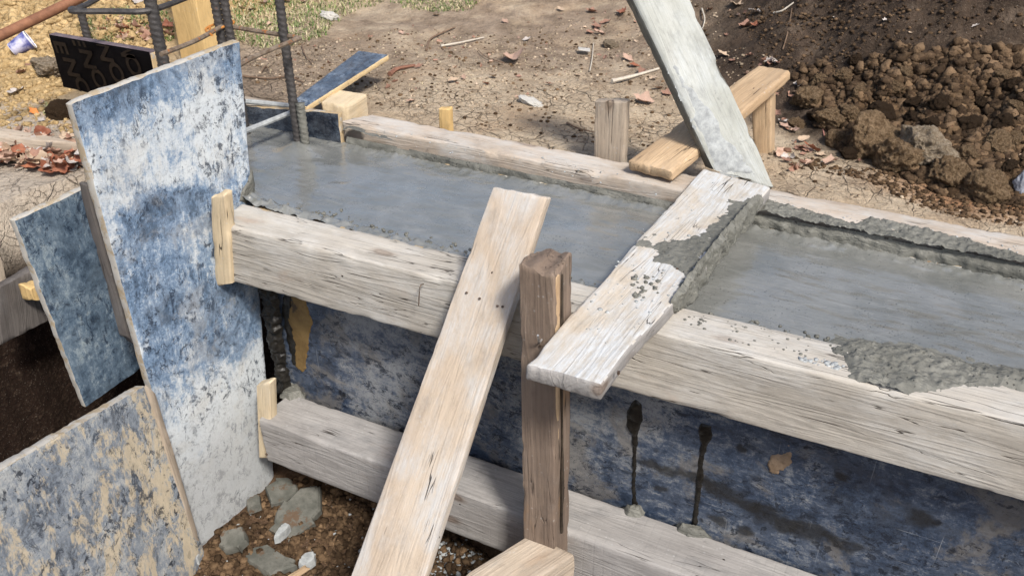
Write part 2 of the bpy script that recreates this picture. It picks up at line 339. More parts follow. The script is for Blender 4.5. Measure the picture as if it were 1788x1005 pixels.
# ------------------------------------------------------------------ board builder
def frame_of(a0, a1, b0, b1):
    A = (a0 + a1) / 2; B = (b0 + b1) / 2; X = (B - A).normalized()
    Wd = ((a1 - a0) + (b1 - b0)); Wd -= X * Wd.dot(X); Y = Wd.normalized(); Z = X.cross(Y)
    M = Matrix((X, Y, Z)).transposed().to_4x4(); M.translation = A
    return M
def board(name, a0, a1, b0, b1, th, mats, label=None, cat=None, group=None, parent=None, rough=.0008, chip=.004, endjag=.004,
          seg=.012, wseg=.012, r=.0035, bow=0., seed=None, edge_slot=None, edgejag=0., nrm_to_cam=True, sideamp=0., wave=0., kink=None):
    """plank: a0-a1 and b0-b1 are the two end edges of its visible broad face; body extends th behind that face"""
    a0, a1, b0, b1 = map(Vector, (a0, a1, b0, b1))
    if nrm_to_cam:
        M = frame_of(a0, a1, b0, b1); z = M.col[2].xyz
        if z.dot(CP - M.translation) < 0: a0, a1, b0, b1 = a1, a0, b1, b0
    M = frame_of(a0, a1, b0, b1); Mi = M.inverted()
    q = [Mi @ p for p in (a0, a1, b0, b1)]
    seed = random.random() * 90 if seed is None else seed
    Lg = (q[2].x + q[3].x) / 2; W0 = abs(q[1].y - q[0].y)
    nx = max(2, int(Lg / seg)); nv = max(2, int(W0 / wseg)); nh = max(1, int(th / wseg))
    r = min(r, th * .35)
    # loop of (v 0..1 across, h 0..-1 depth, corner flag)
    rv = r / max(W0, .01); rh = r / th
    loop = []
    vs = [rv + (1 - 2 * rv) * i / nv for i in range(nv + 1)]; hs = [rh + (1 - 2 * rh) * i / nh for i in range(nh + 1)]
    for v in vs: loop.append((v, 0., 0))
    loop.append((1 - rv * .3, rh * .3, 1))
    for h in hs: loop.append((1., h, 0))
    loop.append((1 - rv * .3, 1 - rh * .3, 1))
    for v in reversed(vs): loop.append((v, 1., 0))
    loop.append((rv * .3, 1 - rh * .3, 1))
    for h in reversed(hs): loop.append((0., h, 0))
    loop.append((rv * .3, rh * .3, 1))
    n = len(loop); V = []; Fc = []
    def pt(t, v, h):
        xa = q[0].x * (1 - v) + q[1].x * v; xb = q[2].x * (1 - v) + q[3].x * v
        ya = q[0].y * (1 - v) + q[1].y * v; yb = q[2].y * (1 - v) + q[3].y * v
        za = q[0].z * (1 - v) + q[1].z * v; zb = q[2].z * (1 - v) + q[3].z * v
        p = Vector((xa + (xb - xa) * t, ya + (yb - ya) * t, za + (zb - za) * t - h * th))
        p.z += bow * math.sin(math.pi * t)
        if wave: p.z += wave * noise.noise(Vector((p.x * 3 + seed, 0, 0))); p.y += wave * noise.noise(Vector((p.x * 3, seed, 5)))
        return p
    for i in range(nx + 1):
        t = i / nx
        for (v, h, cf) in loop:
            p = pt(t, v, h)
            s_ = Vector((p.x * 12 + seed, p.y * 30, p.z * 30))
            d = Vector((0, 0, 0))
            nn = noise.noise(s_) * rough + noise.noise(Vector((p.x * 3 + seed, p.y * 9, p.z * 9))) * rough * 1.5
            ov = 1 if v > .999 else (-1 if v < .001 else 0); oh = 1 if h < .001 else (-1 if h > .999 else 0)
            near = min(min(v, 1 - v) * W0, 9) + min(min(h, 1 - h) * th, 9)
            cn = noise.noise(Vector((p.x * 9 + seed * 2, round(v) * 5., round(h) * 5.))) + .5 * noise.noise(Vector((p.x * 33, seed, round(v) * 3. + round(h))))
            ch = chip * max(0, cn - .12) * math.exp(-near / max(r * 1.6, .004))
            cy = .5 - v; cy = 1 if cy > 0 else -1; cz = -1 if h < .5 else 1
            d.y += ov * nn + cy * ch; d.z += oh * nn + cz * ch
            if edgejag and (ov or cf):
                d.y += (-cy) * edgejag * (noise.noise(Vector((p.x * 22 + seed, v * 3, 0))) + .6 * noise.noise(Vector((p.x * 70 + seed, v * 3, h * 2))))
            if sideamp: d.y += sideamp * noise.noise(Vector((p.x * 5, seed, v * 2)))
            if i in (0, nx):
                e = endjag * (noise.noise(Vector((seed, v * W0 * 60, h * th * 40))) * .8 + .8 * noise.noise(Vector((seed, v * W0 * 15, h * 2))))
                d.x += e if i else -e
            V.append(p + d)
    for i in range(nx):
        for j in range(n):
            k = (j + 1) % n; Fc.append((i * n + j, i * n + k, (i + 1) * n + k, (i + 1) * n + j))
    # end caps with inner ring
    for i in (0, nx):
        base = len(V); c = sum((V[i * n + j] for j in range(n)), Vector()) / n
        sgn = 1 if i else -1
        for j in range(n):
            p = V[i * n + j].copy(); dd = p - c
            V[i * n + j] = V[i * n + j] - Vector((sgn * r * .8, 0, 0))
            fy = max(0, 1 - r * 1.1 / max(abs(dd.y), 1e-4)); fz = max(0, 1 - r * 1.1 / max(abs(dd.z), 1e-4))
            V.append(c + Vector((dd.x, dd.y * fy, dd.z * fz)))
        for j in range(n):
            k = (j + 1) % n
            Fc.append((i * n + k, i * n + j, base + j, base + k) if not i else (i * n + j, i * n + k, base + k, base + j))
        # strip across the cap between front points and mirrored back points
        front = list(range(nv + 1)); bk0 = nv + 1 + 1 + nh + 1 + 1
        for j in range(nv):
            a_, b_ = base + j, base + j + 1; c_, d_ = base + bk0 + nv - (j + 1), base + bk0 + nv - j
            Fc.append((a_, b_, c_, d_) if not i else (b_, a_, d_, c_))
        for rng_ in (list(range(nv, bk0 + 1)), list(range(bk0 + nv, n)) + [0]):
            f = tuple(base + j for j in rng_); Fc.append(f if not i else tuple(reversed(f)))
    me = mesh(name, V, Fc)
    bm = bmesh.new(); bm.from_mesh(me); bmesh.ops.recalc_face_normals(bm, faces=bm.faces); bm.to_mesh(me); bm.free()
    o = link(name, me, mats, sharp=50)
    if edge_slot is not None:
        for p in me.polygons:
            if abs(p.normal.z) < .75: p.material_index = edge_slot
    o.matrix_world = M
    if parent:
        o.parent = parent; o.matrix_parent_inverse = parent.matrix_world.inverted()
    elif label: tag(o, label, cat, group)
    return o
def stick(name, pts, rad, mats, label=None, cat=None, group=None, parent=None, n=8, taper=0., rib=0., seed=0, wob=0., smooth=True, sub=6, kind=None, flat=1.):
    """tube along a polyline"""
    P = [Vector(p) for p in pts]
    if sub > 1 and len(P) > 2:
        Q = []
        for i in range(len(P) - 1):
            p0, p1, p2, p3 = P[max(0, i - 1)], P[i], P[i + 1], P[min(len(P) - 1, i + 2)]
            for s_ in range(sub):
                t = s_ / sub
                Q.append(.5 * ((2 * p1) + (p2 - p0) * t + (2 * p0 - 5 * p1 + 4 * p2 - p3) * t * t + (3 * p1 - p0 - 3 * p2 + p3) * t ** 3))
        P = Q + [P[-1]]
    org = P[0].copy(); V = []; Fc = []
    for i, p in enumerate(P):
        d = (P[min(i + 1, len(P) - 1)] - P[max(i - 1, 0)]).normalized()
        a = d.cross(Vector((0, 0, 1)) if abs(d.z) < .9 else Vector((0, 1, 0))).normalized(); b = d.cross(a)
        rr = rad * (1 - taper * i / (len(P) - 1)) * (1 + wob * noise.noise(Vector((i * .7, seed, 0))))
        for j in range(n):
            an = 2 * math.pi * j / n; V.append(p - org + (a * math.cos(an) + b * math.sin(an) * flat) * rr)
    for i in range(len(P) - 1):
        for j in range(n):
            k = (j + 1) % n; Fc.append((i * n + j, i * n + k, (i + 1) * n + k, (i + 1) * n + j))
    Fc.append(tuple(reversed(range(n)))); Fc.append(tuple((len(P) - 1) * n + j for j in range(n)))
    o = link(name, mesh(name, V, Fc), mats, loc=org)
    if parent: o.parent = parent; o.matrix_parent_inverse = parent.matrix_world.inverted()
    elif label: tag(o, label, cat, group, kind)
    return o

# ------------------------------------------------------------------ materials
W_WALER = wood('waler_wood', (.48, .445, .39), (.36, .33, .285), wash=(.59, .585, .56), wash_amt=.6, crack=.7, stain_amt=.35, stain=(.34, .21, .13), mould=.12, grain=.7)
W_GREY = wood('grey_sawn_wood', (.38, .365, .35), (.285, .272, .26), wash=(.46, .45, .43), wash_amt=.35, crack=.25, saw=.12, stain_amt=.15, mould=.35)
W_REAR = wood('rear_board_wood', (.53, .45, .37), (.42, .35, .28), wash=(.54, .55, .54), wash_amt=.65, crack=.4, stain_amt=.35, stain=(.30, .20, .13), mould=.35)
W_BRACE = wood('brace_wood', (.55, .46, .36), (.46, .375, .29), wash=(.54, .55, .55), wash_amt=.75, crack=.12, stain=(.40, .27, .16), stain_amt=.3, mould=.3, grain=.65)
W_POST = wood('brown_post_wood', (.25, .19, .145), (.175, .13, .10), wash=(.30, .28, .26), wash_amt=.25, crack=.3, stain=(.40, .23, .10), stain_amt=.5, mould=.3)
W_CROSS = wood('cross_board_wood', (.53, .46, .37), (.42, .37, .30), wash=(.56, .59, .61), wash_amt=.9, crack=.3, stain_amt=.3, mould=.2, grain=.45)
W_TALL = wood('cement_coated_wood', (.44, .45, .42), (.34, .35, .32), wash=(.56, .60, .62), wash_amt=.6, crack=.0, stain_amt=.0, cement=.12, mould=.35, grain=.15)
W_PALE = wood('pale_split_wood', (.66, .55, .38), (.58, .46, .30), wash_amt=.3, crack=.1, stain_amt=.2, mould=.05)
W_FRESH = wood('fresh_yellow_wood', (.68, .48, .22), (.60, .41, .18), wash_amt=.05, crack=.1, stain_amt=.15, mould=.03)
W_STAKE = wood('stake_wood', (.55, .40, .25), (.40, .28, .17), wash=(.5, .45, .38), wash_amt=.25, crack=.35, stain_amt=.3, mould=.15)
W_TAN = wood('tan_block_wood', (.50, .42, .33), (.38, .31, .24), wash=(.5, .49, .46), wash_amt=.4, crack=.5, stain_amt=.3, mould=.3)
W_DARKGREY = wood('dark_grey_wood', (.15, .135, .125), (.09, .08, .075), wash=(.24, .23, .22), wash_amt=.3, crack=.3, stain_amt=.3, mould=.3)
EDGE = plyedge('plywood_edge'); EDGE2 = plyedge('plywood_edge_weathered', (.44, .36, .25), (.33, .27, .19), .8)
FRESHEDGE = plyedge('plywood_edge_fresh', (.70, .55, .32), (.60, .44, .24), .15)
BLK = plain('black_film', (.0025, .0022, .003), (.005, .0045, .005), 20, .6, .04, .1)
PURPLE = plain('dark_purple_edge', (.10, .075, .085), (.16, .13, .14), 30, .7)
CEM = cement_wet('wet_concrete', (.145, .15, .14), (.205, .208, .197), .2, .36, 1.6, .34, 1.)
CEM_R = cement_wet('stiff_cement', (.10, .10, .086), (.165, .163, .142), .5, .8, .8, 1.)
CEM_D = plain('dried_cement', (.27, .285, .29), (.40, .42, .42), 50, .85, .2, .6)
RUST = plain('rebar_steel', (.045, .042, .042), (.085, .078, .075), 60, .55, .5, .5, .002, .35, (.30, .10, .03), .66)
RUST2 = plain('rusty_link_steel', (.13, .09, .06), (.26, .21, .16), 50, .6, .4, .5, .002, .2, (.34, .13, .04), .56)
RUST3 = plain('rusty_pipe', (.17, .075, .04), (.28, .13, .07), 25, .7, .4, .5, .002, .1)

# ------------------------------------------------------------------ terrain
PITX = -2.27
def terr(x, y):
    x = np.asarray(x, float); y = np.asarray(y, float)
    z = -.065 + .02 * vnoise(x, y, 1.4, 1) + .007 * vnoise(x, y, 9, 2)
    # back rise across the middle
    z = z + .20 * sstep(3.2, 5.2, y + .25 * vnoise(x, y, .9, 3)) + .9 * sstep(5, 12, y)
    # dark bank to the right
    foot = 3.35 + .1 * vnoise(x, y, 1.5, 4) - 1.3 * sstep(-1.0, .2, x) * .55 - .05 * (x > 0) * x
    d = np.clip(y - foot, 0, 9)
    m = sstep(-1.35, -.35, x + .12 * vnoise(x, y, 2, 5))
    z = z + m * (.42 * np.minimum(d, 2.2) + .35 * sstep(.5, 1.6, d) + (.05 * vnoise(x, y, 4, 6) + .035 * vnoise(x, y, 9, 16) + .022 * np.abs(vnoise(x, y, 26, 17, 5, .7))) * np.clip(d * 3, 0, 1))
    # left sandy slope
    ml = sstep(-2.7, -3.6, x + .3 * (y - 2.5) * 0 + .1 * vnoise(x, y, 2, 8))
    z = z + ml * (.16 + .06 * vnoise(x, y, 3, 9) + .02 * vnoise(x, y, 14, 10)) * sstep(1.9, 2.9, y)
    z = z + ml * .5 * sstep(-4.2, -7, x)
    return z
def pit(x, y):
    x = np.asarray(x, float); y = np.asarray(y, float)
    w1 = .03 * vnoise(x, y, 5, 12)
    a = sstep(1.62, 1.54, y) * sstep(-1.75, -1.7, x)
    b = sstep(PITX - .03, PITX + .05, x + w1 * 1.2) * sstep(1.95, 1.85, y)
    b = np.where(x > -1.55, 0, b)
    return np.maximum(a, b) * sstep(4.5, 4.3, x) * sstep(-2.6, -2.4, y)
def height(x, y):
    x = np.asarray(x, float); y = np.asarray(y, float); p = pit(x, y)
    fl = -.95 + .035 * vnoise(x, y, 3, 20) + .012 * vnoise(x, y, 18, 21) + .05 * sstep(-1.2, -.6, x)
    fl = fl - .9 * sstep(-1.7, -1.8, x)
    z = terr(x, y)
    # inside the formwork the soil is cut away so nothing pokes into the concrete
    cut = sstep(2.20, 2.16, y) * sstep(1.5, 1.56, y) * sstep(-2.12, -2.08, x)
    z = z - .35 * cut
    return z * (1 - p) + fl * p
GX = np.arange(-6, 3, .02); GY = np.arange(-.5, 9, .02)
HG = height(*np.meshgrid(GX, GY))
def hz(x, y):
    i = min(max((x + 6) / .02, 0), len(GX) - 2); j = min(max((y + .5) / .02, 0), len(GY) - 2); a, b = int(i), int(j); i -= a; j -= b
    return float((HG[b, a] * (1 - i) + HG[b, a + 1] * i) * (1 - j) + (HG[b + 1, a] * (1 - i) + HG[b + 1, a + 1] * i) * j)
def ground(u, v):
    d = ray(u, v).normalized(); p = CP + d * .8; prev = p
    for i in range(1200):
        p = p + d * .012
        if p.z < hz(p.x, p.y): return p
    return p
xs = np.unique(np.concatenate([np.arange(-9, -4.6, .12), np.arange(-4.6, -2.4, .024), np.arange(-2.4, -1.4, .012), np.arange(-1.4, 1.5, .014), np.arange(1.5, 6, .15), np.linspace(-45, -9, 12), np.linspace(6, 45, 12)]))
ys = np.unique(np.concatenate([np.linspace(-40, -3, 10), np.arange(-3, .9, .09), np.arange(.9, 1.7, .012), np.arange(1.7, 2.2, .03), np.arange(2.2, 4.2, .014), np.arange(4.2, 7, .04), np.arange(7, 12, .2), np.linspace(12, 60, 12)]))
X, Y = np.meshgrid(xs, ys); Z = height(X, Y)
me = gridmesh('ground', np.stack([X, Y, Z], -1))
k = MK('soil', .92, .15); P = k.map((1, 1, 1), rnd=False)
sx = k.n('ShaderNodeSeparateXYZ'); k.L(k.obj, sx.inputs[0]); px, py, pz = sx.outputs
wn = k.noise(P, 1.6, 5, .6)
wob = k.math('MULTIPLY', k.math('SUBTRACT', wn, .5), 1.2)
n_mid = k.noise(P, 9, 7, .68); n_f = k.noise(P, 60, 6, .7); n_ff = k.noise(P, 260, 3, .6)
clay = k.mix(k.ramp(n_mid, .3, .7), (.42, .325, .225), (.58, .475, .345))
clay = k.mix(k.ramp(k.noise(P, 3.2, 4), .5, .68, 0, .5), clay, (.42, .29, .18))
dirt = k.mix(k.ramp(n_mid, .3, .7), (.17, .125, .088), (.33, .255, .19))
dark = k.mix(k.ramp(n_mid, .3, .7), (.030, .021, .015), (.085, .06, .043))
sand = k.mix(k.ramp(n_mid, .3, .7), (.40, .27, .12), (.56, .41, .22))
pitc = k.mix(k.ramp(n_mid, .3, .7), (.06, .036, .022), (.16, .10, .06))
# trampled brown zone behind the pale cracked strip
yb = k.math('ADD', py, wob)
m1 = k.math('MULTIPLY', k.ramp(yb, 2.85, 3.35), k.ramp(px, -3.0, -2.5))
c = k.mix(k.math('MULTIPLY', m1, k.ramp(k.noise(P, 3.4, 6, .7), .38, .56, .25, .9)), clay, dirt)
# brown damp soil at the wall's far corner
c = k.mix(k.math('MULTIPLY', k.blob((-2.45, 2.7, 0), (.55, .45, 1), k.warp(P, 4, .4), 1.), .8), c, dirt)
# dark bank
xm = k.math('ADD', px, k.math('MULTIPLY', wob, .5))
t = k.math('ADD', k.math('SUBTRACT', yb, 3.15), k.math('MULTIPLY', k.ramp(px, -1.0, .2), .62))
m2 = k.math('MULTIPLY', k.ramp(t, -.1, .25), k.ramp(xm, -1.25, -.75))
c = k.mix(m2, c, dark)
# reddish fringe below the bank
m3 = k.math('MULTIPLY', k.blob((.25, 2.66, 0), (.3, .13, 1), k.warp(P, 6, .2), 1.), .8); c = k.mix(m3, c, (.34, .17, .08))
ms = k.math('MULTIPLY', k.ramp(k.math('ADD', px, k.math('MULTIPLY', wob, .5)), -2.75, -3.15), k.ramp(py, 1.8, 2.1)); c = k.mix(ms, c, sand)
pl = k.blob((-2.9, 1.45, 0), (.9, .45, 2), k.warp(P, 5, .2), .6); c = k.mix(k.math('MULTIPLY', pl, .7), c, (.50, .44, .37)); c = k.mix(k.ramp(k.noise(P, 5, 8, .75), .52, .62, 0, .55), c, k.mix(.5, dirt, c))
mp = k.ramp(pz, -.16, -.30); c = k.mix(mp, c, k.mix(k.ramp(px, -1.62, -1.75), pitc, (.022, .012, .008)))  # pit soil; deep shade of the left hole painted in as near-black
# shrinkage cracks
wv = k.warp(k.warp(P, 7, .04), 45, .012)
v1 = k.vor(wv, 11, 'DISTANCE_TO_EDGE'); v2 = k.vor(wv, 25, 'DISTANCE_TO_EDGE')
ca = k.ramp(v1.outputs['Distance'], .030, .0); cb = k.ramp(v2.outputs['Distance'], .035, .0)
cmask = k.ramp(k.noise(P, 2.5, 4, .6), .40, .56)
cr = k.math('MAXIMUM', ca, k.math('MULTIPLY', cb, .7)); cr = k.math('MULTIPLY', cr, cmask); cr = k.math('MULTIPLY', cr, k.ramp(k.noise(P, 14, 5, .7), .36, .58, .3, 1.))
nod = k.math('SUBTRACT', 1., k.math('MAXIMUM', k.math('MAXIMUM', m1, m2), k.math('MAXIMUM', mp, ms)), clamp=True)
cr = k.math('MULTIPLY', cr, k.math('ADD', k.math('MULTIPLY', nod, .9), .1))
c = k.mix(k.math('MULTIPLY', cr, .7), c, (.10, .07, .045))
c = k.mix(k.ramp(n_f, .5, .72, 0, .5), c, (.12, .085, .06))
c = k.mix(k.ramp(n_ff, .62, .75, 0, .5), c, (.55, .48, .40))
H = k.math('ADD', k.math('MULTIPLY', n_mid, 2.), k.math('MULTIPLY', n_f, 1.4)); H = k.math('ADD', H, k.math('MULTIPLY', n_ff, .25))
H = k.math('SUBTRACT', H, k.math('MULTIPLY', cr, 1.6))
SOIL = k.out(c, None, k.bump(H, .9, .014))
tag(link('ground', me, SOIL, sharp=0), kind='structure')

# ------------------------------------------------------------------ formwork
# front form panel (blue film ply) under the waler
fa = [(-1.585, 1.56, -.009), (-1.585, 1.56, -1.02), (1.25, 1.56, -.009), (1.25, 1.56, -1.02)]
DSM = []
for u_, v_, ru, rv in ((1135, 808, .035, .012), (1165, 822, .03, .014), (1215, 838, .05, .018), (1262, 858, .045, .022), (1300, 880, .03, .016), (1335, 895, .045, .024), (1375, 915, .03, .016), (1415, 928, .05, .022), (1470, 945, .045, .018), (1250, 905, .025, .02), (1305, 922, .02, .018), (1150, 852, .025, .014), (1475, 838, .018, .012), (1300, 782, .014, .012), (1600, 905, .03, .03)):
    q_ = at(u_, v_, y=1.56); DSM.append(((q_.x + 1.585, q_.z + .5145, 0), (ru, rv, 1), (.014, .013, .012), .8))
FRONT = film('front_panel_film', .44, base=(.009, .014, .026), tint=(.042, .064, .108), white=(.23, .24, .25), rough=.5, tone=((.17, .155, .135), .6), spots=.75, scratch=.35, dots=.9, skins=DSM,
             blobs=(((.9, .2, 0), (.35, .22, 1), .05), ((.35, .1, 0), (.12, .3, 1), .06), ((1.15, -.35, 0), (.5, .1, 1), -.1), ((2.2, -.1, 0), (.4, .2, 1), .05)))
front = board('form_panel', *fa, .021, [FRONT, EDGE], 'long dark blue film-faced plywood side form under the front beam', 'plywood panel', 'plywood form panels',
              chip=.002, edge_slot=1, seg=.03, wseg=.03, edgejag=.002)
rp = [(-1.69, 2.133, -.034), (-1.69, 2.133, -.9), (1.25, 2.133, -.034), (1.25, 2.133, -.9)]
RIN = wood('orange_inner_ply', (.42, .24, .10), (.30, .16, .06), wash=(.14, .14, .13), wash_amt=.6, crack=.2, stain_amt=.2, cement=.5)
rp[0] = (-1.69, 2.133, -.050)
board('form_panel', *rp, .018, [RIN, EDGE], 'cement smeared plywood form under the rear board, orange wood showing in patches', 'plywood panel', 'plywood form panels', edge_slot=1, seg=.03, wseg=.03, edgejag=.003)
DARKF = film('dark_panel_film', .22, base=(.006, .009, .018), tint=(.07, .09, .12), white=(.33, .35, .37), rough=.45)
board('form_panel', (-2.22, 2.13, .006), (-2.22, 2.13, -.9), (-1.705, 2.13, .055), (-1.705, 2.13, -.9), .02, [DARKF, EDGE], 'dark blue plywood form end with pale worn rim behind the rebar', 'plywood panel', 'plywood form panels', edge_slot=1, seg=.02, wseg=.02, edgejag=.004, nrm_to_cam=True)
# end panel, upright
def endp(u, v, x=-1.612): return at(u, v, x=x)
ENDM = film('end_panel_film', .60, base=(.018, .030, .055), tint=(.17, .26, .39), white=(.61, .65, .67), rough=.6,
            tone=((.50, .475, .42), .30), spots=.8, scratch=.2,
            blobs=(((.50, .05, 0), (.22, .45, 1), -.035), ((.72, .1, 0), (.12, .15, 1), -.03), ((1.15, .0, 0), (.25, .5, 1), .09), ((.33, -.05, 0), (.05, .12, 1), -.06), ((.02, 0, 0), (.06, .5, 1), -.045), ((.18, .1, 0), (.12, .2, 1), .05)),
            skins=(((1.32, -.05, 0), (.30, .30, 1), (.40, .41, .41), .7),))
end = board('form_panel', (-1.612, 1.140, .405), (-1.612, 1.652, .415), (-1.612, 1.150, -1.06), (-1.612, 1.478, -1.06), .024, [ENDM, EDGE2],
            'tall upright end form panel, pale blue and white worn film', 'plywood panel', 'plywood form panels', edge_slot=1, seg=.008, wseg=.01, edgejag=.0016, endjag=.003, chip=.004)
# second panel in shade
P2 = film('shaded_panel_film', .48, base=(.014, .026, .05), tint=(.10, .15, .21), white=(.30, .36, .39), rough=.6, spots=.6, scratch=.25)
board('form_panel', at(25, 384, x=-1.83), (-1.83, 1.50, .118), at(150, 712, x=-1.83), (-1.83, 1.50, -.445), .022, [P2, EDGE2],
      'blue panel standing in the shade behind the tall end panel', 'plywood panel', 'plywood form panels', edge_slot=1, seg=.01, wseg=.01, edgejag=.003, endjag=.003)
# yellow panel bottom left, leaning against the end panel
P3 = film('yellow_panel_film', .52, base=(.035, .045, .065), tint=(.24, .28, .33), white=(.52, .53, .51), rough=.6, warm=(.60, .50, .34), warm_amt=.20, spots=.9, scratch=.6, wblobs=(((.45, .30, 0), (.30, .3, 1), .08), ((.1, .1, 0), (.3, .3, 1), .03)))
pa = at(252, 672, x=-1.60); pb = at(352, 948, x=-1.585)
pd = (at(0, 820, x=-1.47) - pa).normalized()
pa2 = pa + pd * .62; dn = (pb - pa); pb2 = pb + pd * .62 + dn * .25; pb = pb + dn * .25
board('form_panel', pa2, pa, pb2, pb, .024, [P3, EDGE2],
      'yellow and grey worn plywood panel leaning in the lower left corner', 'plywood panel', 'plywood form panels', edge_slot=1, seg=.01, wseg=.01, edgejag=.002, endjag=.004, chip=.004)
# split plywood strip between the two
board('split_strip', at(256, 676, x=-1.590), at(272, 684, x=-1.597), at(338, 935, x=-1.578), at(350, 946, x=-1.585), .012, W_TAN, 'thin split wood strip wedged along the edge of the yellow panel', 'wood strip', seg=.01, endjag=.01, sideamp=.006)
# lath between shaded panel and end panel
board('lath', at(150, 322, x=-1.70), at(163, 316, x=-1.70), at(222, 590, x=-1.70), at(240, 603, x=-1.70), .03, W_DARKGREY, 'dark weathered lath standing between the two upright blue panels', 'lath', seg=.012, endjag=.012, sideamp=.006, chip=.01)

# lettered black panel
ly = 2.16
la, lb = at(84, 60, y=ly), at(262, 92, y=ly)
lp = board('lettered_panel', (la.x, ly, la.z), (la.x + .005, ly, -.35), (lb.x, ly, la.z), (lb.x + .0, ly, -.35), .035, [BLK, PURPLE], 'black film-faced plywood with brown stencilled letters, purple top edge', 'plywood panel',
           edge_slot=1, seg=.03, wseg=.03, chip=.002)
tl = board('end_grain', (lb.x + .006, ly - .002, la.z - .004), (lb.x + .006, ly - .002, -.35), (lb.x + .006, ly + .037, la.z - .004), (lb.x + .006, ly + .037, -.35), .006, FRESHEDGE, parent=lp, seg=.02, wseg=.02)
LET = plain('stencil_brown', (.010, .0065, .005), (.018, .012, .008), 40, .6, .15)
def letter(ch, u, v, s=.055):
    p = at(u, v, y=ly - .004)
    cu = bpy.data.curves.new('letter', 'FONT'); cu.body = ch; cu.size = s * 1.5; cu.align_x = 'CENTER'; cu.align_y = 'CENTER'; cu.offset = .0022
    t = bpy.data.objects.new('tmp', cu); COL.objects.link(t); dg = bpy.context.evaluated_depsgraph_get(); dg.update()
    m2 = bpy.data.meshes.new_from_object(t.evaluated_get(dg)); bpy.data.objects.remove(t)
    ang = R_(-90)
    ctr = sum((v_.co for v_ in m2.vertices), Vector()) / len(m2.vertices)
    V = []
    for v_ in m2.vertices:
        c0 = v_.co - ctr; x = c0.y; y = -c0.x * 1.25; x -= y * .10
        q = p + Vector((x * 1.15, 0, y))
        if q.z > la.z - .004: q.z = la.z - .004
        V.append(q)
    me = mesh('letter', V, [tuple(pp.vertices) for pp in m2.polygons])
    o = link('letter', me, LET, smooth=False); o.parent = lp; o.matrix_parent_inverse = lp.matrix_world.inverted(); bpy.data.meshes.remove(m2)
for ch, u, v in (('E', 107, 86), ('E', 137, 73), ('N', 125, 118), ('N', 153.6, 104), ('N', 183, 91), ('N', 219, 84),
                 ('O', 145, 153), ('O', 173, 139), ('O', 204, 128), ('O', 233, 115), ('O', 118, 172)): letter(ch, u, v)

# ------------------------------------------------------------------ timber beams
waler = board('timber_beam', (-1.600, 1.433, 0), (-1.600, 1.433, -.172), (1.30, 1.500, 0), (1.30, 1.500, -.166), .122, W_WALER,
              'weathered front beam along the top of the form, sunlit white top', 'timber beam', 'timber beams along the form', seg=.012, wseg=.012, r=.005, chip=.012, endjag=.008, rough=.0014, nrm_to_cam=True)
low = board('timber_beam', (-1.530, 1.395, -.603), (-1.525, 1.395, -.762), (1.30, 1.42, -.603), (1.30, 1.42, -.765), .14, W_GREY,
            'grey saw-marked lower beam across the foot of the blue panel', 'timber beam', 'timber beams along the form', seg=.014, wseg=.014, r=.006, chip=.01, endjag=.004)
rear = board('rear_board', at(596, 212, z=.003) * 1, (-1.70, 2.292, .003), (1.30, 2.139, .0), (1.30, 2.294, .0), .10, W_REAR,
             'long cement spattered board forming the rear rim of the pour', 'board', seg=.012, wseg=.012, r=.006, chip=.018, endjag=.012, rough=.0014, sideamp=.004)
board('plank', (-2.28, 2.160, -.004), (-2.28, 2.262, -.004), (-1.86, 2.160, -.002), (-1.84, 2.262, -.002), .035, W_TAN, 'tan plank lying flat behind the dark panel by the rebar', 'plank', seg=.015, chip=.01)

# cross board
zt = .038
cross = board('cross_board', at(1228, 294, z=zt), at(1345, 327, z=zt), at(918, 636, z=zt), at(1050, 672, z=zt), .036, [W_CROSS, W_GREY],
              'cement covered board laid across the wet concrete from beam to beam', 'board', seg=.008, wseg=.008, r=.004, chip=.010, endjag=.003, rough=.0010, sideamp=.008, edge_slot=1)
# diagonal brace
n_ = Vector((0, 1, -.55)).normalized(); p0 = Vector((0, 1.433, 0)) - n_ * .034
qa, qb, qc, qd = [atp(u, v, p0, n_) for u, v in ((861, 326), (955, 344), (612, 1005), (742, 1005))]
k2 = 1.32
brace = board('diagonal_brace', qa, qb, qa + (qc - qa) * k2, qb + (qd - qb) * k2, .03, W_BRACE,
              'long bare plank leaning against the front beam left of the brown post', 'plank', seg=.012, wseg=.01, r=.003, chip=.005, endjag=.004)
# post
post = board('post', (-.655, 1.325, .165), (-.578, 1.325, .160), (-.636, 1.325, -.75), (-.552, 1.325, -.75), .088, W_POST,
             'short upright brown post with bright broken top, in front of the beams', 'post', seg=.01, wseg=.008, r=.003, chip=.012, endjag=.016)
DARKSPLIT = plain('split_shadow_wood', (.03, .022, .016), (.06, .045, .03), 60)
# light sapwood strip on its right side
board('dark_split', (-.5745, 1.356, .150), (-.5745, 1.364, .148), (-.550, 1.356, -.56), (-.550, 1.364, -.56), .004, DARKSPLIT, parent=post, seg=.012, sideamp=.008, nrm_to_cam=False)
board('sapwood', (-.5765, 1.332, .155), (-.5765, 1.350, .153), (-.559, 1.332, -.56), (-.559, 1.350, -.56), .004, W_STAKE, parent=post, seg=.012, chip=.01, sideamp=.006, nrm_to_cam=False)
board('strut', at(925, 932, z=-.585), at(1004, 966, z=-.585), at(925, 932, z=-.585) + Vector((-.30, -.62, -.02)), at(1004, 966, z=-.585) + Vector((-.29, -.62, -.02)), .09, W_TAN,
      'stub of squared timber butting the foot of the brown post', 'timber', seg=.012, wseg=.012, chip=.012, endjag=.004, r=.004)
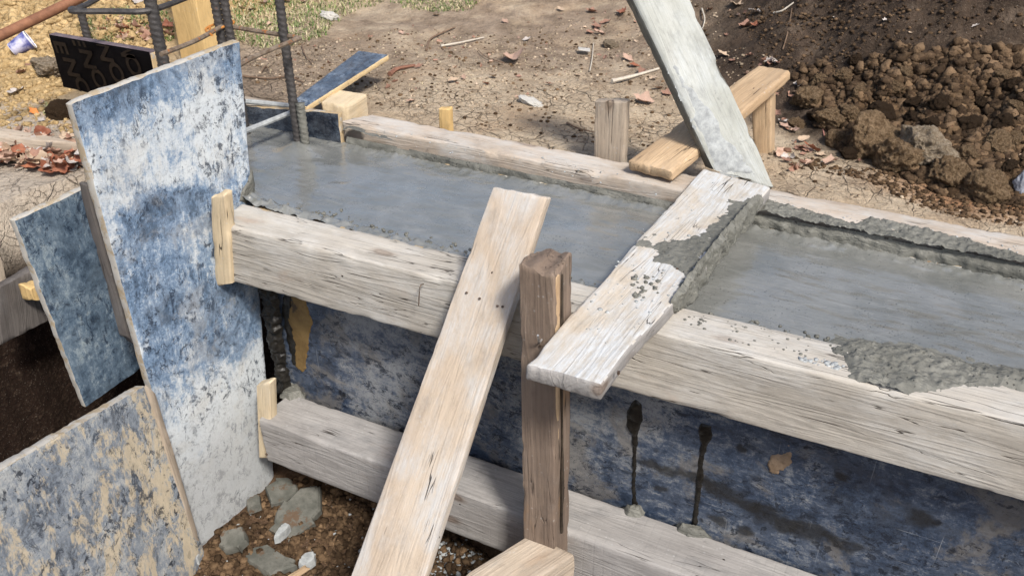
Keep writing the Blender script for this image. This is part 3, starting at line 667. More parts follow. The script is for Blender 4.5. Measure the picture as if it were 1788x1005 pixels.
# shims by the end panel
board('shim', at(368, 343, y=1.418), at(392, 340, y=1.418), at(375, 500, y=1.424), at(404, 497, y=1.424), .03, W_PALE, 'fresh pale shim between front beam and end panel', 'wood shim', seg=.01, endjag=.006, chip=.008, sideamp=.004)
board('shim', at(447, 672, y=1.41), at(471, 668, y=1.41), at(452, 800, y=1.41), at(474, 800, y=1.41), .03, W_PALE, 'small pale shim behind the end of the lower beam', 'wood shim', seg=.01, endjag=.003)

# ------------------------------------------------------------------ rear braces
n_t = Vector((-.62, .76, -.26)).normalized(); pt0 = Vector((-.5, 2.285, .0))
ta, tb, tc, tdd = [atp(u, v, pt0, n_t) for u, v in ((1104, 0), (1208, 0), (1246, 300), (1357, 332))]
ta2 = ta - (tc - ta) * .35; tb2 = tb - (tdd - tb) * .35
tall = board('leaning_plank', ta2, tb2, tc, tdd, .055, [W_TALL, CEM_R], 'tall plank coated in pale cement, leaning up behind the rear board', 'plank', seg=.012, wseg=.01, r=.012, chip=.02, endjag=.006, rough=.002, sideamp=.004, edge_slot=1)
sy = 2.72
stk = board('stake', at(1311, 160, y=sy), at(1347, 165, y=sy), at(1318, 300, y=sy), at(1345, 305, y=sy), .065, W_STAKE, 'upright stake holding up the far end of the rear strut', 'stake', 'stakes behind the rear board', seg=.01, chip=.008)
ra, rb_, rc, rd = at(1108, 262, z=.052), at(1092, 287, z=.042), at(1330, 113, y=2.80), at(1381, 122, y=2.74)
rb_ = at(1095, 281, z=.045); rb2 = at(1172, 300, z=.045)
re1 = at(1336, 113, y=2.86); re2 = at(1381, 123, y=2.78)
board('rear_strut', at(1110, 262, z=.045) * .0 + rb_, rb2, at(1325, 113, y=2.76), at(1381, 123, y=2.71), .034, W_STAKE, 'warm brown strut sloping from the rear board up to the stake', 'strut', seg=.01, wseg=.01, r=.006, chip=.01, endjag=.006)
by = 2.335
board('stake', at(1037, 176, y=by), at(1094, 178, y=by), (at(1043, 268, y=by).x, by, -.2), (at(1092, 276, y=by).x, by, -.2), .034, W_TAN, 'broad grey wooden stake standing against the rear board', 'stake', 'stakes behind the rear board', seg=.01, wseg=.01, r=.004, chip=.008, endjag=.003)
board('stake', at(765, 189, y=by), at(783, 191, y=by), (at(766, 215, y=by).x, by, -.2), (at(785, 219, y=by).x, by, -.2), .03, W_FRESH, 'tiny square yellow stake poking up behind the rear board', 'stake', 'stakes behind the rear board', seg=.01, wseg=.01)
# small dark plank on a block
DP = film('small_plank_film', .36, base=(.012, .016, .03), tint=(.10, .14, .2), white=(.4, .43, .46), rough=.5)
board('offcut', at(503, 181, z=.010), at(535, 186, z=.010), at(626, 88, z=.06), at(678, 96, z=.06), .022, [DP, FRESHEDGE], 'narrow dark blue ply offcut propped on a block behind the rebar', 'plywood offcut', edge_slot=1, seg=.01, wseg=.01, edgejag=.002, chip=.003)
board('support_block', at(588, 156, z=.01), at(641, 164, z=.01), at(560, 178, z=.01), at(606, 186, z=.01), .1, W_PALE, 'yellow wood block under the dark blue offcut', 'block', seg=.015, wseg=.012, chip=.01, r=.006)
# yellow upright square post, far left
yp = 2.62
a_, b_ = at(316, 90, y=yp), at(352, 97, y=yp)
yl0, yl1 = at(308, 60, y=yp), at(352, 60, y=yp)
board('square_post', (yl0.x, yp, .75), (yl1.x, yp, .75), (yl0.x, yp, -.3), (yl1.x, yp, -.3), .10, W_FRESH, 'bright yellow square timber post behind the rebar', 'timber post', seg=.02, wseg=.015, r=.003, chip=.002)
# planks at far left
board('plank', at(0, 500, x=-2.12), at(75, 462, x=-2.12) , at(0, 604, x=-2.12), at(100, 552, x=-2.12), .03, W_DARKGREY, 'dark grey plank low in the trench at the left border', 'plank', seg=.015)
board('wood_stub', at(52, 503, x=-2.06), at(76, 495, x=-2.06), at(60, 528, x=-2.06), at(80, 522, x=-2.06), .05, W_FRESH, 'little pale wood stub sticking out beside the shaded blue panel', 'wood stub', seg=.01)
board('wood_sliver', at(-14, 440, x=-2.2), at(2, 446, x=-2.2), at(-8, 498, x=-2.2), at(13, 490, x=-2.2), .02, W_TAN, 'pale board end at the left border above the dark grey plank', 'board end', seg=.01)
g = ground(60, 232); zz = g.z + .075
board('flat_batten', at(-30, 216, z=zz), at(-30, 238, z=zz), at(100, 240, z=zz), at(136, 250, z=zz), .04, W_TAN, 'grey batten lying on top of the leaf litter at the left border', 'batten', seg=.015, r=.006, chip=.01, endjag=.01)
# ------------------------------------------------------------------ rebar
def rebar(x, y, z0, z1, r, label, lean=(0, 0), mat=RUST, ribs=True):
    n = 12; P = []; Fc = []
    step = .0035; nz = int((z1 - z0) / step)
    for i in range(nz + 1):
        z = z0 + i * step
        for j in range(n):
            a = 2 * math.pi * j / n; side = abs(math.sin(a))
            ph = (z / .017 + (a / math.pi) * 1.1) % 1.
            rb = .0022 if (ph < .32 and side > .25) else 0
            lr = .0028 if side < .2 else 0
            rr = r + rb + lr
            P.append((lean[0] * (z - z0) + rr * math.cos(a), lean[1] * (z - z0) + rr * math.sin(a), z - z0))
    for i in range(nz):
        for j in range(n):
            q = (j + 1) % n; Fc.append((i * n + j, i * n + q, (i + 1) * n + q, (i + 1) * n + j))
    Fc.append(tuple(nz * n + j for j in range(n)))
    o = link('rebar', mesh('rebar', P, Fc), mat, loc=(x, y, z0), sharp=0)
    return tag(o, label, 'rebar', 'upright rebars of the column')
zs = .30
base = at(522, 255, z=-.05); A = at(508, 64, y=base.y); zs = A.z; lA = (0., 0.)
print('REBAR', base, A)
B = at(409, 48, z=zs - .005); Dd = at(283, 92, z=zs); Cc = Vector((A.x + Dd.x - B.x, A.y + Dd.y - B.y, zs))
rebar(base.x, base.y, -.09, .95, .0135, 'rightmost ribbed rebar, its foot coated in wet cement', (lA[0], lA[1]))
rebar(base.x + .028, base.y + .0, -.09, .10, .0135, 'short rebar stub coated in cement beside the rightmost bar', (lA[0] * .6, lA[1]), CEM_R)
pB = at(399, 46, z=zs); rebar(pB.x, pB.y, -.2, .95, .0135, 'rebar at the rear corner of the link, right one of the close pair', lA)
pC = at(383, 46, z=zs); rebar(pC.x, pC.y, -.2, .95, .0135, 'rebar tied with rusty wire, left one of the close pair', lA)
pD = at(277, 70, z=zs); rebar(pD.x - .0, pD.y, -.3, .95, .0175, 'thick ribbed rebar just behind the corner of the tall panel', lA)
pE = at(143, 28, y=2.30); rebar(pE.x, pE.y + .0, -.3, .95, .0145, 'leftmost rebar rising behind the black lettered panel', lA)
r_ = .0075
stick('rebar_link', [A + Vector((.03, -.0, 0)), (A + B) / 2, B], r_, RUST2, 'rusty steel link joining the rightmost bar to the close pair', 'rebar link', 'steel links of the column', sub=1)
stick('rebar_link', [A + Vector((.036, 0, 0)), at(466, 90, z=zs), at(424, 110, z=zs), at(360, 150, z=zs)], r_, RUST2, 'rusty link running from the rightmost bar down behind the tall panel', 'rebar link', 'steel links of the column')
stick('rebar_link', [at(395, 46, z=zs), at(385, 48, z=zs), at(340, 72, z=zs), at(281, 95, z=zs)], r_, RUST2, 'pale rusty link crossing in front of the yellow post', 'rebar link', 'steel links of the column')
z2 = zs + .09
stick('rebar_link', [at(180, -8, z=z2), at(140, 14, z=z2), at(126, 16, z=z2), at(130, 20, z=z2), at(190, 20, z=z2), at(250, 20, z=z2), at(290, 10, z=z2), at(345, -12, z=z2)], .009, RUST, 'dark steel link bent round the leftmost bar', 'rebar link', 'steel links of the column')
z3 = .035
stick('rebar_link', [at(415, 176, z=z3), at(470, 181, z=z3), at(515, 186, z=z3), at(528, 190, z=z3), at(515, 194, z=z3), at(480, 208, z=z3), at(445, 222, z=z3), at(425, 230, z=z3)], .009, CEM_D, 'cement coated lower link around the foot of the rightmost bar', 'rebar link', 'steel links of the column')
stick('tie_wire', [at(378, 42, z=zs) + Vector((0, -.03, 0)), at(392, 50, z=zs) + Vector((0, -.06, 0)), at(402, 44, z=zs) + Vector((0, -.06, 0)), at(408, 40, z=zs), at(395, 36, z=zs), at(380, 44, z=zs) + Vector((0, -.05, 0)), at(390, 55, z=zs) + Vector((0, -.05, 0))], .004, plain('orange_rust', (.40, .15, .03), (.55, .24, .06), 60), 'orange rusty wire knot on the close pair of bars', 'tie wire')
g1 = at(-40, 82, z=.25); g2 = at(132, 0, z=.33)
stick('rusty_pipe', [g1, g2, g2 + (g2 - g1) * .5], .017, RUST3, 'long rust brown pipe across the top left corner', 'pipe', sub=1, n=12)

# ------------------------------------------------------------------ fresh concrete
def surf(x, y):
    z = -.052 + .004 * vnoise(x, y * 1.6, 4, 40) + .0012 * vnoise(x * .6, y, 22, 41) + .0007 * vnoise(x * .25 + y * .1, y, 48, 39) + .0006 * np.minimum(vnoise(x, y, 30, 38), 0) * sstep(0., .4, vnoise(x, y, 6, 37))
    fr = .5 + .5 * np.clip(vnoise(x, y, 3, 42) * 1.5, -1, 1)
    rag = .012 * vnoise(x, y, 14, 43)
    # ragged bank pushed up along the front form
    b1 = sstep(1.655, 1.59, y + rag) * (.038 + .018 * fr)
    b1 = b1 * np.where((x > -.62) & (x < -.25), .55, 1.)
    z = z + b1 * (1 + .25 * vnoise(x, y, 45, 44))
    # lip at the rear
    b2 = sstep(2.095, 2.132, y + rag * .8) * (.014 + .022 * fr); z = z + b2 * (1 + .35 * vnoise(x, y, 50, 45)) * np.where(x < -.4, .25, .45)
    rough = np.maximum(sstep(1.66, 1.60, y), sstep(2.08, 2.12, y)); z = z + rough * .0035 * vnoise(x, y, 60, 46, 4, .7)
    # heap in the corner against the tall panel
    z = z + .012 * np.exp(-(((x + 1.58) / .06) ** 2 + ((y - 1.60) / .05) ** 2)) * (1 + .3 * vnoise(x, y, 30, 47))
    z = z + .022 * np.exp(-(((x + 1.81) / .05) ** 2 + ((y - 2.04) / .05) ** 2))
    return z
cx_ = np.arange(-2.21, 1.3, .0052); cy_ = np.arange(1.5625, 2.137, .0052)
X, Y = np.meshgrid(cx_, cy_)
tag(link('fresh_concrete', gridmesh('fresh_concrete', np.stack([X, Y, surf(X, Y)], -1)), CEM, sharp=0), 'wet grey concrete filling the form between the two long boards', 'concrete')

def inpoly(X, Y, poly):
    """signed distance (positive inside)"""
    d = np.full(X.shape, 1e9); ins = np.zeros(X.shape, bool); n = len(poly)
    for i in range(n):
        x0, y0 = poly[i]; x1, y1 = poly[(i + 1) % n]
        ex, ey = x1 - x0, y1 - y0; t = np.clip(((X - x0) * ex + (Y - y0) * ey) / (ex * ex + ey * ey), 0, 1)
        d = np.minimum(d, np.hypot(X - x0 - t * ex, Y - y0 - t * ey))
        c = ((y0 > Y) != (y1 > Y)) & (X < (x1 - x0) * (Y - y0) / (y1 - y0 + 1e-12) + x0); ins ^= c
    return np.where(ins, d, -d)
def smear(polypx, z0, T, label, seed, mat=None, ragged=.018, amp=.5, clipd=None, soft=.028, step=.0032):
    pw = [at(u, v, z=z0) for u, v in polypx]; pw = [(p.x, p.y) for p in pw]
    x0, x1 = min(p[0] for p in pw) - .03, max(p[0] for p in pw) + .03; y0, y1 = min(p[1] for p in pw) - .03, max(p[1] for p in pw) + .03
    X, Y = np.meshgrid(np.arange(x0, x1, step), np.arange(y0, y1, step))
    sdv = inpoly(X, Y, pw) + ragged * vnoise(X, Y, 18, seed) + ragged * .5 * vnoise(X, Y, 60, seed + 1)
    h = sstep(-soft, soft, sdv); Zv = z0 - .006 + (T + .006) * h * (1 + amp * .55 * vnoise(X, Y, 40, seed + 2, 5, .7) + amp * .6 * np.clip(vnoise(X, Y, 90, seed + 5, 3, .7), 0, 1)) + .0015 * vnoise(X, Y, 110, seed + 3, 2) * h
    keep = h > .02
    if clipd is not None: keep &= clipd(X, Y)
    return tag(link('cement_spill', gridmesh('cement_spill', np.stack([X, Y, Zv], -1), keep), mat or CEM_R, sharp=0), label, 'cement', 'cement spilled on the boards')
cq_ = [at(u, v, z=zt) for u, v in ((1226, 297), (1347, 327), (1052, 668), (922, 634))]; cqp = [(p.x, p.y) for p in cq_]
onb = lambda X, Y: inpoly(X, Y, cqp) > -.004
onb2 = lambda X, Y: inpoly(X, Y, cqp) > .006
smear([(1175, 418), (1215, 408), (1262, 372), (1272, 350), (1316, 346), (1316, 372), (1300, 386), (1215, 482), (1186, 522), (1176, 505), (1196, 478), (1150, 462), (1128, 445), (1150, 430)], zt, .003, 'dark rough cement smeared over the right side of the cross board', 50, clipd=onb)
smear([(1070, 440), (1110, 408), (1152, 405), (1140, 425), (1175, 432), (1185, 455), (1150, 440), (1110, 436)], zt, .002, 'thin wet cement film on the left side of the cross board', 60, CEM_R, clipd=onb2)
smear([(1455, 600), (1478, 592), (1560, 604), (1660, 625), (1788, 655), (1850, 670), (1850, 682), (1735, 676), (1640, 684), (1590, 690), (1545, 683), (1500, 664), (1470, 640)], 0, .008, 'thick dark cement heaped on the front beam at the right', 70, amp=.7, clipd=lambda X, Y: Y > 1.438 + (X + 1.6) * .0231)
smear([(1312, 350), (1345, 352), (1380, 362), (1430, 372), (1480, 388), (1505, 388), (1520, 380), (1560, 386), (1600, 398), (1640, 406), (1690, 420), (1740, 436), (1788, 448), (1900, 474), (1900, 492), (1790, 469), (1600, 428), (1450, 398), (1320, 370)], 0, .006, 'dark cement ridge along the inner edge of the rear board, right half', 80, amp=.8, clipd=lambda X, Y: Y > 2.130, soft=.012, ragged=.012)
smear([(596, 232), (640, 246), (690, 262), (700, 256), (650, 238), (610, 222)], .003, .008, 'grey cement dab at the left end of the rear board', 90, amp=.8, clipd=lambda X, Y: Y > 2.134)
# cement skin hanging on inner faces
def wallsmear(xa, xb, y, z0, z1, T, label, seed, mat):
    X, Zg = np.meshgrid(np.arange(xa, xb, .005), np.arange(z0, z1, .005))
    n1 = vnoise(X, Zg, 9, seed); n2 = vnoise(X, Zg * 1.0, 40, seed + 1)
    m = sstep(z1 - .002, z1 - .02, Zg + .012 * n1); m = m * sstep(-.35, -.1, n1 * .5 + .3)
    Yv = y + .004 - (T + .004) * m * (1 + .6 * n2)
    return tag(link('cement_skin', gridmesh('cement_skin', np.stack([X, Yv, Zg], -1), m > .02), mat, sharp=0), label, 'cement', 'cement spilled on the boards')
wallsmear(-.36, 1.29, 2.138, -.07, -.004, .006, 'dark cement coating the inner face of the rear board, right half', 101, CEM_R)
wallsmear(-1.69, -.5, 2.138, -.07, -.02, .004, 'patchy cement on the inner face of the rear board, left half', 111, CEM_R)

def patch(name, pxpoly, p0, n, T, mat, label, seed, cat='cement', group=None, ragged=.006, soft=.006, amp=.5, step=.003):
    """raised skin on any plane (p0, n); outline given by where its edge is seen on that plane"""
    n = Vector(n).normalized(); p0 = Vector(p0)
    U = (Vector((0, 0, 1)).cross(n)).normalized(); Vv = n.cross(U)
    pw = [atp(u, v, p0, n) - p0 for u, v in pxpoly]; pw = [(p.dot(U), p.dot(Vv)) for p in pw]
    x0, x1 = min(p[0] for p in pw) - .02, max(p[0] for p in pw) + .02; y0, y1 = min(p[1] for p in pw) - .02, max(p[1] for p in pw) + .02
    X, Y = np.meshgrid(np.arange(x0, x1, step), np.arange(y0, y1, step))
    sdv = inpoly(X, Y, pw) + ragged * vnoise(X, Y, 35, seed) + ragged * .5 * vnoise(X, Y, 90, seed + 1)
    h = sstep(-soft, soft, sdv); D = -.003 + (T + .003) * h * (1 + amp * vnoise(X, Y, 45, seed + 2))
    P3 = np.array(p0)[None, None] + X[..., None] * np.array(U) + Y[..., None] * np.array(Vv) + D[..., None] * np.array(n)
    return tag(link(name, gridmesh(name, P3, h > .03), mat, sharp=0), label, cat, group)
c0_, c1_ = at(1345, 327, z=zt), at(1050, 672, z=zt)
n_c = (c1_ - c0_).cross(Vector((0, 0, 1))); n_c = n_c if n_c.x > 0 else -n_c
patch('cement_skin', [(1330, 345), (1318, 345), (1250, 425), (1200, 490), (1175, 525), (1178, 545), (1200, 533), (1255, 455), (1322, 372)], c0_ + n_c.normalized() * .003, n_c, .007, CEM_R, 'rough cement crust on the right flank of the cross board', 301, group='cement spilled on the boards', amp=.8)
patch('cement_skin', [(440, 300), (434, 310), (426, 330), (418, 352), (430, 354), (440, 352), (443, 320)], (-1.611, 1.6, 0), (1, 0, 0), .004, CEM_R, 'smooth cement skin on the foot of the tall panel beside the pour', 305, group='cement spilled on the boards', ragged=.004, amp=.25)

# crumbs of dried cement
def ico(sub):
    bm = bmesh.new(); bmesh.ops.create_icosphere(bm, subdivisions=sub, radius=1.)
    V = np.array([v.co[:] for v in bm.verts]); Fc = np.array([[v.index for v in f.verts] for f in bm.faces]); bm.free(); return V, Fc
ICO = {s: ico(s) for s in (1, 2, 3, 5)}
def lumpy(sub, seed, amp=.3, sq=(1, 1, .7), ang=.5):
    V, Fc = ICO[sub]; out = []; rd = random.Random(int(seed * 10)); pl = []
    for _ in range(16):
        n0 = Vector((rd.gauss(0, 1), rd.gauss(0, 1), rd.gauss(0, 1))).normalized(); pl.append((n0, rd.uniform(.62, .98)))
    for v in V:
        p = Vector(v); r0 = 1.12
        for n0, h0 in pl:
            dd = p.dot(n0)
            if dd > .05: r0 = min(r0, h0 / dd)
        s_ = r0 * (1 + amp * .30 * noise.noise(p * 1.3 + Vector((seed, 0, 0))))
        if sub == 2: s_ += amp * .9 * noise.noise(p * 2.6 + Vector((seed, 3, 0))) + amp * .6 * noise.noise(p * 6 + Vector((0, seed, 0)))
        if sub > 2:
            s_ += amp * .30 * noise.noise(p * 3.5 + Vector((seed, 3, 0))) + amp * .22 * abs(noise.noise(p * 8 + Vector((seed, 3, 7)))) + amp * .14 * noise.noise(p * 18 + Vector((seed, 3, 7)))
        out.append((p.x * s_ * sq[0], p.y * s_ * sq[1], p.z * s_ * sq[2]))
    return np.array(out), Fc
PROTO = {s: [lumpy(s, i * 3.7 + s, .45, (1, random.uniform(.7, 1), random.uniform(.5, .9))) for i in range(9)] for s in (1, 2)}
def scatter(name, pts, sizes, mat, sub=1, sink=.25, label=None, cat=None, kind='stuff', flatz=1., parent=None, normal=None):
    VV = []; FF = []; off = 0
    for (p, s) in zip(pts, sizes):
        V, Fc = PROTO[sub][int(rng.integers(9))]
        a = rng.random() * 6.28; c, s_ = math.cos(a), math.sin(a)
        Rm = np.array([[c, -s_, 0], [s_, c, 0], [0, 0, flatz]])
        v = (V @ Rm.T) * s
        v = v + np.array(p) + np.array([0, 0, s * (1 - 2 * sink) * .5 * flatz])
        VV.append(v); FF.append(Fc + off); off += len(V)
    V = np.concatenate(VV); Fc = np.concatenate(FF)
    me = bpy.data.meshes.new(name); me.vertices.add(len(V)); me.vertices.foreach_set('co', V.astype(np.float32).ravel())
    me.loops.add(Fc.size); me.loops.foreach_set('vertex_index', Fc.astype(np.int32).ravel())
    me.polygons.add(len(Fc)); me.polygons.foreach_set('loop_start', np.arange(0, Fc.size, 3, dtype=np.int32)); me.polygons.foreach_set('loop_total', np.full(len(Fc), 3, np.int32))
    me.update(calc_edges=True)
    o = link(name, me, mat, sharp=0, smooth=False); return tag(o, label, cat, None, kind)
def inquad(polypx, n, z0):
    pw = [at(u, v, z=z0) for u, v in polypx]; xs_ = [p.x for p in pw]; ys_ = [p.y for p in pw]; out = []
    while len(out) < n:
        x = rng.uniform(min(xs_), max(xs_)); y = rng.uniform(min(ys_), max(ys_))
        if inpoly(np.array([[x]]), np.array([[y]]), [(p.x, p.y) for p in pw])[0, 0] > 0: out.append((x, y, z0))
    return out
pts = inquad([(1190, 545), (1340, 570), (1460, 605), (1470, 645), (1400, 628), (1205, 582)], 110, 0)
scatter('cement_crumbs', pts, .0008 + .005 * rng.random(len(pts)) ** 2.2 , CEM_R, 1, .3, 'grey cement crumbs on the front beam right of the cross board', 'cement crumbs')
pts = inquad([(1392, 618), (1475, 636), (1482, 650), (1400, 631)], 30, 0)
scatter('cement_flakes', pts, rng.uniform(.003, .010, len(pts)), CEM_D, 1, .4, 'pale blue-grey dried cement flakes beside the dark heap on the front beam', 'cement flakes', flatz=.6)
pts = inquad([(1080, 450), (1190, 480), (1160, 560), (1060, 600), (1000, 580)], 70, zt) + inquad([(1230, 310), (1320, 335), (1180, 430), (1100, 420)], 30, zt)
scatter('cement_crumbs', pts, .0008 + .0055 * rng.random(len(pts)) ** 2.2, CEM_D, 1, .5, 'cement crumbs scattered over the cross board', 'cement crumbs')
pts = inquad([(1100, 480), (1160, 475), (1150, 520), (1095, 520)], 34, zt)
scatter('cement_crumbs', pts, rng.uniform(.002, .0075, len(pts)), CEM_R, 2, .45, 'cluster of cement lumps in the middle of the cross board', 'cement crumbs')
pts = inquad([(620, 215), (900, 265), (1190, 315), (1160, 345), (900, 290), (640, 240)], 90, .003) + inquad([(1350, 345), (1780, 425), (1780, 450), (1350, 365)], 110, .002)
scatter('cement_crumbs', pts, .0008 + .004 * rng.random(len(pts)) ** 2.6, CEM_D, 1, .5, 'small dried cement drops along the rear board', 'cement crumbs')
pts = [(x, 1.60 + abs(rng.normal(0, .018)), float(surf(np.array([[x]]), np.array([[1.6]]))[0, 0]) - .006) for x in rng.uniform(-1.5, .6, 420)]
scatter('cement_lumps', pts, rng.uniform(.0015, .0065, len(pts)), CEM_R, 2, .45, 'ragged cement lumps along the front rim of the pour', 'cement lumps')
pts = [(x, 2.125 - abs(rng.normal(0, .010)), float(surf(np.array([[x]]), np.array([[2.11]]))[0, 0]) - .004) for x in rng.uniform(-1.65, .8, 300)]
scatter('cement_lumps', pts, rng.uniform(.0015, .005, len(pts)), CEM_R, 2, .45, 'ragged cement lumps along the rear rim of the pour', 'cement lumps')

# drips on the front panel
def relief(name, pxpoly, y, T, mat, label, seed, cat='cement drip', ragged=.006, soft=.006, amp=.5, step=.003):
    pw = [at(u, v, y=y) for u, v in pxpoly]; pw = [(p.x, p.z) for p in pw]
    x0, x1 = min(p[0] for p in pw) - .02, max(p[0] for p in pw) + .02; y0, y1 = min(p[1] for p in pw) - .02, max(p[1] for p in pw) + .02
    X, Zg = np.meshgrid(np.arange(x0, x1, step), np.arange(y0, y1, step))
    sdv = inpoly(X, Zg, pw) + ragged * vnoise(X, Zg, 35, seed) + ragged * .5 * vnoise(X, Zg, 90, seed + 1)
    h = sstep(-soft, soft, sdv); Yv = y + .003 - (T + .003) * h * (1 + amp * vnoise(X, Zg, 45, seed + 2))
    return tag(link(name, gridmesh(name, np.stack([X, Yv, Zg], -1), h > .03), mat, sharp=0), label, cat)
DRIP = plain('dark_wet_drip', (.008, .007, .006), (.02, .018, .015), 60, .3, .25, .6, .003)
PEEL = plain('bare_ply_brown', (.13, .08, .028), (.21, .135, .05), 14, .7, .3, .4, .003, 0, (.05, .035, .02), .60)
MUD = plain('brown_smudge', (.20, .14, .09), (.30, .22, .15), 30, .8)
yf = 1.559
relief('cement_drip', [(1102, 706), (1110, 698), (1119, 706), (1120, 735), (1114, 760), (1110, 800), (1109, 850), (1114, 888), (1103, 890), (1104, 850), (1105, 790), (1104, 762), (1094, 742), (1096, 722)], yf, .0035, DRIP, 'dark drip on the blue panel just right of the brown post', 201, ragged=.003, soft=.004)
relief('cement_drip', [(1218, 752), (1226, 740), (1240, 744), (1242, 760), (1233, 778), (1229, 800), (1225, 850), (1217, 890), (1215, 922), (1209, 922), (1212, 880), (1217, 840), (1219, 800), (1224, 775)], yf, .0035, DRIP, 'second dark drip on the blue panel, ending in a blob on the lower beam', 205, ragged=.003, soft=.004)
relief('peeled_patch', [(512, 505), (530, 520), (543, 560), (540, 590), (534, 640), (528, 650), (516, 640), (516, 610), (504, 560)], yf, .0025, PEEL, 'yellow-brown peeled patch at the left end of the blue panel', 213, 'peeled patch', .006, .003, .1)
relief('dark_smear', [(497, 505), (512, 508), (506, 560), (520, 610), (524, 640), (512, 636), (500, 590), (492, 540)], yf, .002, DRIP, 'black crack beside the yellow-brown peeled patch', 217, 'dark smear', .005, .003)
relief('cement_drip', [(458, 480), (476, 485), (484, 560), (495, 620), (505, 680), (490, 684), (476, 620), (464, 550)], 1.545, .014, DRIP, 'dark cement squeezed out of the joint by the tall panel', 221, 'cement drip', .010, .008, .7)
relief('mud_patch', [(1350, 790), (1380, 775), (1395, 800), (1375, 820), (1352, 818)], yf, .0012, MUD, 'brown smudge in the middle of the blue panel', 225, 'mud patch', .02, .003)
def hblob(polypx, z0, T, label, seed, mat): return smear(polypx, z0, T, label, seed, mat, .006, .3, None, .008, .003)
hblob([(1095, 886), (1118, 888), (1116, 900), (1098, 898)], -.603, .016, 'small cement blob below the left drip on the lower beam', 231, CEM_R)
hblob([(1186, 916), (1225, 922), (1238, 938), (1200, 936), (1185, 926)], -.603, .018, 'flat cement blob below the right drip on the lower beam', 235, CEM_R)
hblob([(500, 676), (522, 672), (528, 690), (505, 700), (495, 690)], -.603, .016, 'grey cement dab on the left end of the lower beam', 239, CEM_R)

# ------------------------------------------------------------------ clods, stones, leaves, twigs
CLOD_D = plain('dark_clod_soil', (.055, .035, .022), (.15, .10, .06), 40, .95, .1, 1., .01, isl=.7)
CLOD_B = plain('brown_clod_soil', (.07, .043, .025), (.165, .108, .062), 45, .95, .1, 1., .01, isl=.7)
CLOD_S = plain('sandy_clod_soil', (.36, .25, .12), (.52, .38, .20), 45, .95, .1, .9, .01, isl=.35)
CLOD_T = plain('lit_clod_soil', (.14, .09, .05), (.36, .255, .155), 7, .95, .1, 1., .03)
CLOD_Q = plain('grey_clod_soil', (.26, .20, .13), (.50, .41, .31), 7, .95, .1, 1., .03)
CLOD_P = plain('pale_clod_soil', (.26, .20, .14), (.42, .34, .25), 40, .95, .1, .9, .008, isl=.7)
STONE = plain('pale_stone', (.38, .37, .34), (.52, .50, .46), 30, .8, .3, .4, .004)
SLAB = plain('grey_cement_slab', (.085, .087, .075), (.15, .148, .13), 18, .8, .25, .8, .006, 0, (.11, .075, .05), .57)
CLODM = [mesh('clod', *(lambda vf: (vf[0], [tuple(map(int, f)) for f in vf[1]]))(lumpy(5, i * 5.3 + 1, .55, (1, .85, .78), 1.))) for i in range(6)]
for i, m_ in enumerate(CLODM): m_.polygons.foreach_set('use_smooth', [True] * len(m_.polygons))
def clod(u, v, wpx, mat, label, cat='clod', group='big clods at the foot of the bank', rot=None, name='clod', sq=(1, 1, 1), lift=.45):
    p = ground(u, v + wpx * .25); dep = -(ROT.transposed() @ (p - CP)).z; s = wpx / 2 * dep / F_
    m_ = CLODM[random.randrange(6)].copy(); m_.materials.append(mat)
    o = bpy.data.objects.new(name, m_); COL.objects.link(o); o.location = p + Vector((0, 0, s * lift)); s *= 1.15; o.scale = (s * sq[0], s * sq[1], s * sq[2])
    o.rotation_euler = (random.uniform(-.3, .3), random.uniform(-.3, .3), random.random() * 6 if rot is None else rot)
    return tag(o, label, cat, group)
clod(1518, 243, 84, CLOD_T, 'tall brown clod at the left of the big pair at the bank foot', sq=(1, 1, 1.25))
clod(1612, 252, 88, CLOD_Q, 'largest pale block-shaped clod at the bank foot')
clod(1558, 268, 78, CLOD_T, 'dark rough clod wedged between the two largest clods')
clod(1648, 296, 66, CLOD_T, 'brown clod below and right of the pale block')
clod(1722, 318, 70, CLOD_T, 'reddish brown clod farthest right at the bank foot')
clod(1450, 205, 50, CLOD_T, 'round brown clod behind the stake, above the leaf patch'); clod(1405, 170, 52, CLOD_T, 'brown clod just right of the stake top')
clod(1482, 200, 46, CLOD_T, 'brown clod above the tall clod'); clod(1786, 325, 40, plain('bluish_stone', (.16, .17, .2), (.3, .31, .35), 30, .8), 'bluish grey stone cut by the right border', 'stone', None, 0, 'stone', (.8, .8, 1.8), .5)
clod(1540, 195, 44, CLOD_D, 'dark clod up the bank behind the largest clods'); clod(1735, 250, 48, CLOD_T, 'rough clod near the right border above the reddish clod')
gl = 'big clods at the foot of the bank'
for (u, v, s_) in ((1490, 105, 26), (1470, 130, 30), (1560, 150, 30), (1600, 180, 32), (1640, 180, 34), (1690, 215, 40), (1715, 180, 30), (1770, 150, 34), (1580, 125, 26),
                   (1430, 200, 34), (1460, 240, 34), (1590, 205, 32), (1755, 215, 34), (1775, 185, 26), (1745, 130, 26), (1770, 240, 30), (1430, 140, 30), (1500, 160, 32), (1625, 215, 30), (1690, 270, 40), (1760, 290, 36), (1480, 265, 30), (1390, 215, 26)):
    clod(u, v, s_, CLOD_D if random.random() < .45 else CLOD_T, 'medium brown clod on the heap below the dark bank', group='medium clods of the heap')
clod(932, 172, 44, STONE, 'flat pale grey stone on the cracked clay behind the rear board', 'stone', None, 0, 'stone', (1, .7, .45), .1)
clod(578, 25, 34, STONE, 'white stone lying in the grass', 'stone', None, 0, 'stone', (1, .7, .6), .2)
clod(1067, 78, 22, CLOD_Q, 'small tan stone near the leaning plank', 'stone', None, 0, 'stone')
